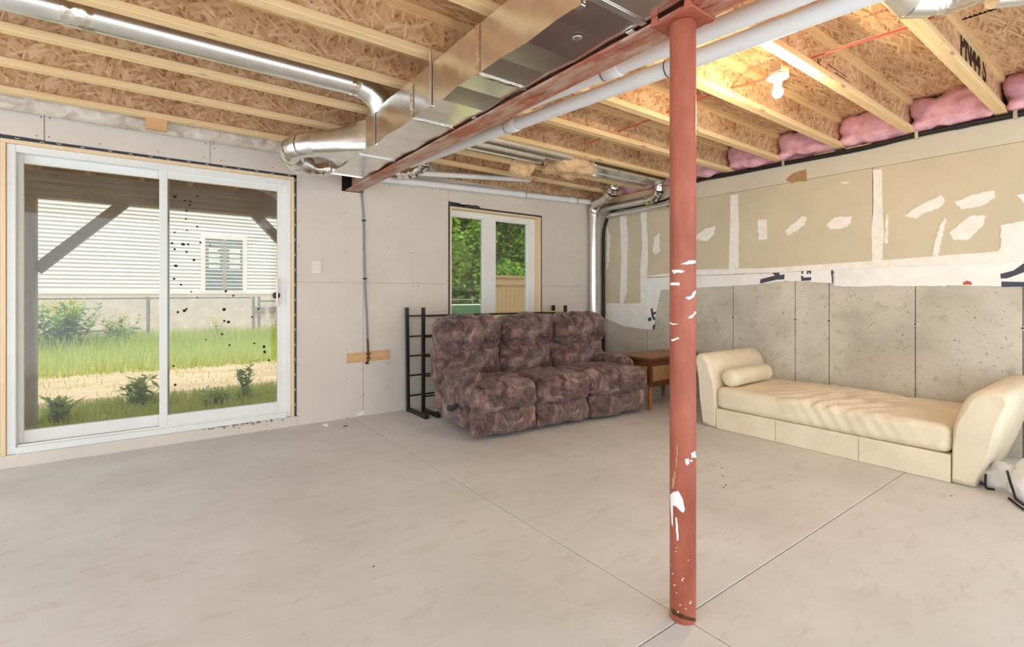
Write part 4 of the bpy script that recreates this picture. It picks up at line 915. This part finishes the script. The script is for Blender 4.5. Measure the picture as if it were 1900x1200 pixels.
# chain-link fence
FY = 15.0
cf = empty('chain_link_fence', (-.05, FY, -.2), label='grey chain-link fence with round posts in the tall grass', cat='fence'); b0 = Vector(cf.location)
for x in (-4.8, -2.4, -.053, 2.26, 2.40, 4.7, 7.0, 9.3): MB().tube([(x, FY, -.3), (x, FY, 1.12)], .036, 10).build('post', 'chain', cf).location = -b0
MB().tube([(-4.8, FY, 1.07), (2.2, FY, 1.10)], .024, 8).build('top_rail', 'chain', cf).location = -b0
MB().tube([(2.44, FY, 1.00), (9.3, FY, 1.0)], .024, 8).build('top_rail', 'chain', cf).location = -b0
MB().tube([(-4.8, FY - .05, .16), (-.2, FY - .05, .36)], .024, 8).build('loose_rail', 'chain', cf).location = -b0
ch = MB(); x = -4.8; hgt = 1.16; wr_ = .0034
while x < 9.2:
    for s in (1, -1):
        a = Vector((x, FY, -.1)); b = Vector((x + s * hgt * .75, FY, 1.06))
        ch.bar(a, b, wr_, wr_, (0, 1, 0))
    x += .085
o = ch.build('wire_mesh', 'chain', cf); o['kind'] = 'stuff'; o.location = -b0
# grass, as nobody could count it
gm = MB(); rnd = random.Random(21)
def blades(n, fx, fy, hfun, w=.012):
    for _ in range(n):
        x, y = fx(), fy(); h = hfun(x, y); z = GZ(x, y); a = rnd.uniform(0, 6.28); dx, dy = math.cos(a) * w, math.sin(a) * w; l = rnd.uniform(.1, .5) * h; b = rnd.uniform(0, 6.28)
        gm.add([(x - dx, y - dy, z - .01), (x + dx, y + dy, z - .01), (x + math.cos(b) * l, y + math.sin(b) * l, z + h)], [(0, 1, 2)])
blades(34000, lambda: rnd.uniform(-4.5, 7), lambda: 9.9 + 5.4 * rnd.random() ** .8, lambda x, y: rnd.uniform(.12, .36) * (1.5 if y > 13 else 1), .012)
blades(700, lambda: rnd.uniform(-3, 4), lambda: rnd.uniform(7.2, 10), lambda x, y: rnd.uniform(.03, .10), .008)
blades(9000, lambda: rnd.uniform(-2.4, 3), lambda: rnd.uniform(5.3, 7.3), lambda x, y: rnd.uniform(.03, .12), .016)
blades(6000, lambda: rnd.uniform(5, 16), lambda: rnd.uniform(9, 15), lambda x, y: rnd.uniform(.1, .3), .02)
o = gm.build('tall_grass', 'grass'); tag(o, 'bright green tall grass along the chain-link fence', 'grass', kind='stuff')
def leaf_quad(m, p, d, up, L, Wd):
    d = d.normalized(); s = d.cross(up); s = s.normalized() if s.length > 1e-3 else Vector((1, 0, 0))
    m.add([p, p + d * L * .5 + s * Wd, p + d * L, p + d * L * .5 - s * Wd], [(0, 1, 2, 3)])
def weed(x, y, h, spread, nst, lsize, label, cat='weed', group=None, flower=0, density=14, seed=0):
    r = random.Random(seed); z = GZ(x, y); o = empty('weed', (x, y, z), label=label, cat=cat, group=group); stt = MB(); lv = MB(); flw = MB()
    for _ in range(nst):
        a = r.uniform(0, 6.28); s = r.uniform(0, spread); hh = h * r.uniform(.55, 1.0)
        p0 = Vector((math.cos(a) * s * .3, math.sin(a) * s * .3, 0)); p1 = Vector((math.cos(a) * s, math.sin(a) * s, hh)); pm = (p0 + p1) / 2 + Vector((0, 0, hh * .08))
        P = smooth_path([p0, pm, p1], 4); stt.tube(P, [.006 - .0045 * i / len(P) for i in range(len(P))], 5)
        for k in range(density):
            t = (.15 + .85 * k / density); q = P[min(len(P) - 1, int(t * (len(P) - 1)))]; b = r.uniform(0, 6.28)
            leaf_quad(lv, q, Vector((math.cos(b), math.sin(b), r.uniform(-.2, .7))), Vector((0, 0, 1)), lsize * r.uniform(.6, 1.3), lsize * .22)
        if flower and r.random() < flower:
            for k in range(8):
                c = p1 + Vector((r.gauss(0, .03), r.gauss(0, .03), r.gauss(0, .05))); flw.tube([c, c + Vector((0, 0, .02))], .014, 6)
    stt.build('stems', 'stem', o); lv.build('leaves', 'weed', o)
    if flw.v: flw.build('flowers', 'yellowflower', o)
    return o
p = onZ(457, 742, -.1); weed(p.x, p.y, .50, .10, 5, .11, 'tall dark spiky weed alone at the edge of the dirt outside the patio door', density=26, seed=1)
p = onZ(258, 755, -.1); weed(p.x, p.y, .34, .22, 14, .13, 'broad-leaved green weed clump in the deck shade by the door mullion', seed=2)
p = onZ(110, 785, -.1); weed(p.x, p.y, .26, .25, 12, .11, 'low leafy weed clump beside the deck post', seed=3)
p = onZ(430, 738, -.1); weed(p.x - .2, p.y - .3, .16, .35, 14, .08, 'low weed carpet in the shade behind the sliding pane', seed=4)
weed(-1.45, 13.9, 1.15, .85, 60, .19, 'big leafy weed bush with yellow flowers in front of the chain-link fence', flower=.35, density=26, seed=5)
weed(-.55, 14.2, .85, .5, 26, .15, 'smaller yellow-flowered weed bush beside the fence post', flower=.2, density=20, seed=6)
weed(1.35, 14.5, .7, .25, 7, .12, 'thin yellow-flowered weed stalks at the fence behind the sliding pane', flower=.8, density=12, seed=7)
weed(2.9, 14.6, .7, .4, 12, .14, 'leafy weeds by the fence gate post', flower=.1, density=16, seed=8)
# privacy fence and trees beyond the window
pf = empty('privacy_fence', (8.2, 11.0, -.2), label='tan wooden board fence seen through the window', cat='fence'); b0 = Vector(pf.location)
x = 7.50
while x < 11.5: MB().box((x, 11.0, -.15), (x + .135, 11.02, 1.44)).build('board', 'fencewood', pf).location = -b0; x += .14
MB().box((7.47, 10.97, 1.44), (11.5, 11.03, 1.64)).build('rail', 'fencewood', pf).location = -b0; MB().box((7.44, 10.94, 1.64), (11.5, 11.06, 1.70)).build('cap', 'fencewood', pf).location = -b0
MB().box((7.40, 10.96, -.2), (7.50, 11.06, 1.62)).build('post', 'fencewood', pf).location = -b0
lf_ = MB().box((5.0, 14.2, -.3), (10.5, 14.26, .80)).build('green_mesh_fence', 'screen'); tag(lf_, 'low dark green fence screen below the trees outside the window', 'fence')
o = MB().tube([(5.0, 14.23, .83), (10.5, 14.23, .83)], .022, 8).build('fence_rail', 'housewhite'); tag(o, 'pale rail topping the low green fence screen', 'rail')
def tree(x, y, h, rr, n, label, seed, ls=.22):
    r = random.Random(seed); o = empty('tree', (x, y, -.4), label=label, cat='tree', group='trees beyond the window'); MB().tube([(0, 0, 0), (.1, 0, h * .5), (0, .1, h * .85)], [.22, .15, .05], 8).build('trunk', 'bark', o)
    lv = MB(); cs = [(Vector((r.gauss(0, rr * .45), r.gauss(0, rr * .4), h * r.uniform(.08, 1.0))), r.uniform(.5, 1.1) * rr * .42) for _ in range(64)]
    for _ in range(n):
        c, cr = cs[r.randrange(len(cs))]; d = Vector((r.gauss(0, 1), r.gauss(0, 1), r.gauss(0, 1))).normalized()
        p = c + d * cr * (r.random() ** .35); b = Vector((r.gauss(0, 1), r.gauss(0, 1), r.gauss(0, .7)))
        leaf_quad(lv, p, b, Vector((r.gauss(0, 1), r.gauss(0, 1), r.gauss(0, 1))), ls * r.uniform(.7, 1.3), ls * .3)
    q = lv.build('foliage', 'leaf', o); q['kind'] = 'stuff'
for i, (x, y, h, rr) in enumerate(((10.5, 18.5, 8.5, 2.7), (14.0, 17.5, 8.0, 2.7), (12.0, 21.5, 10, 3.2), (14.6, 25.0, 11, 3.4), (16.8, 20, 9.5, 3.2))):
    tree(x, y, h, rr, 28000, 'tall leafy green tree beyond the board fence outside the window', 50 + i)
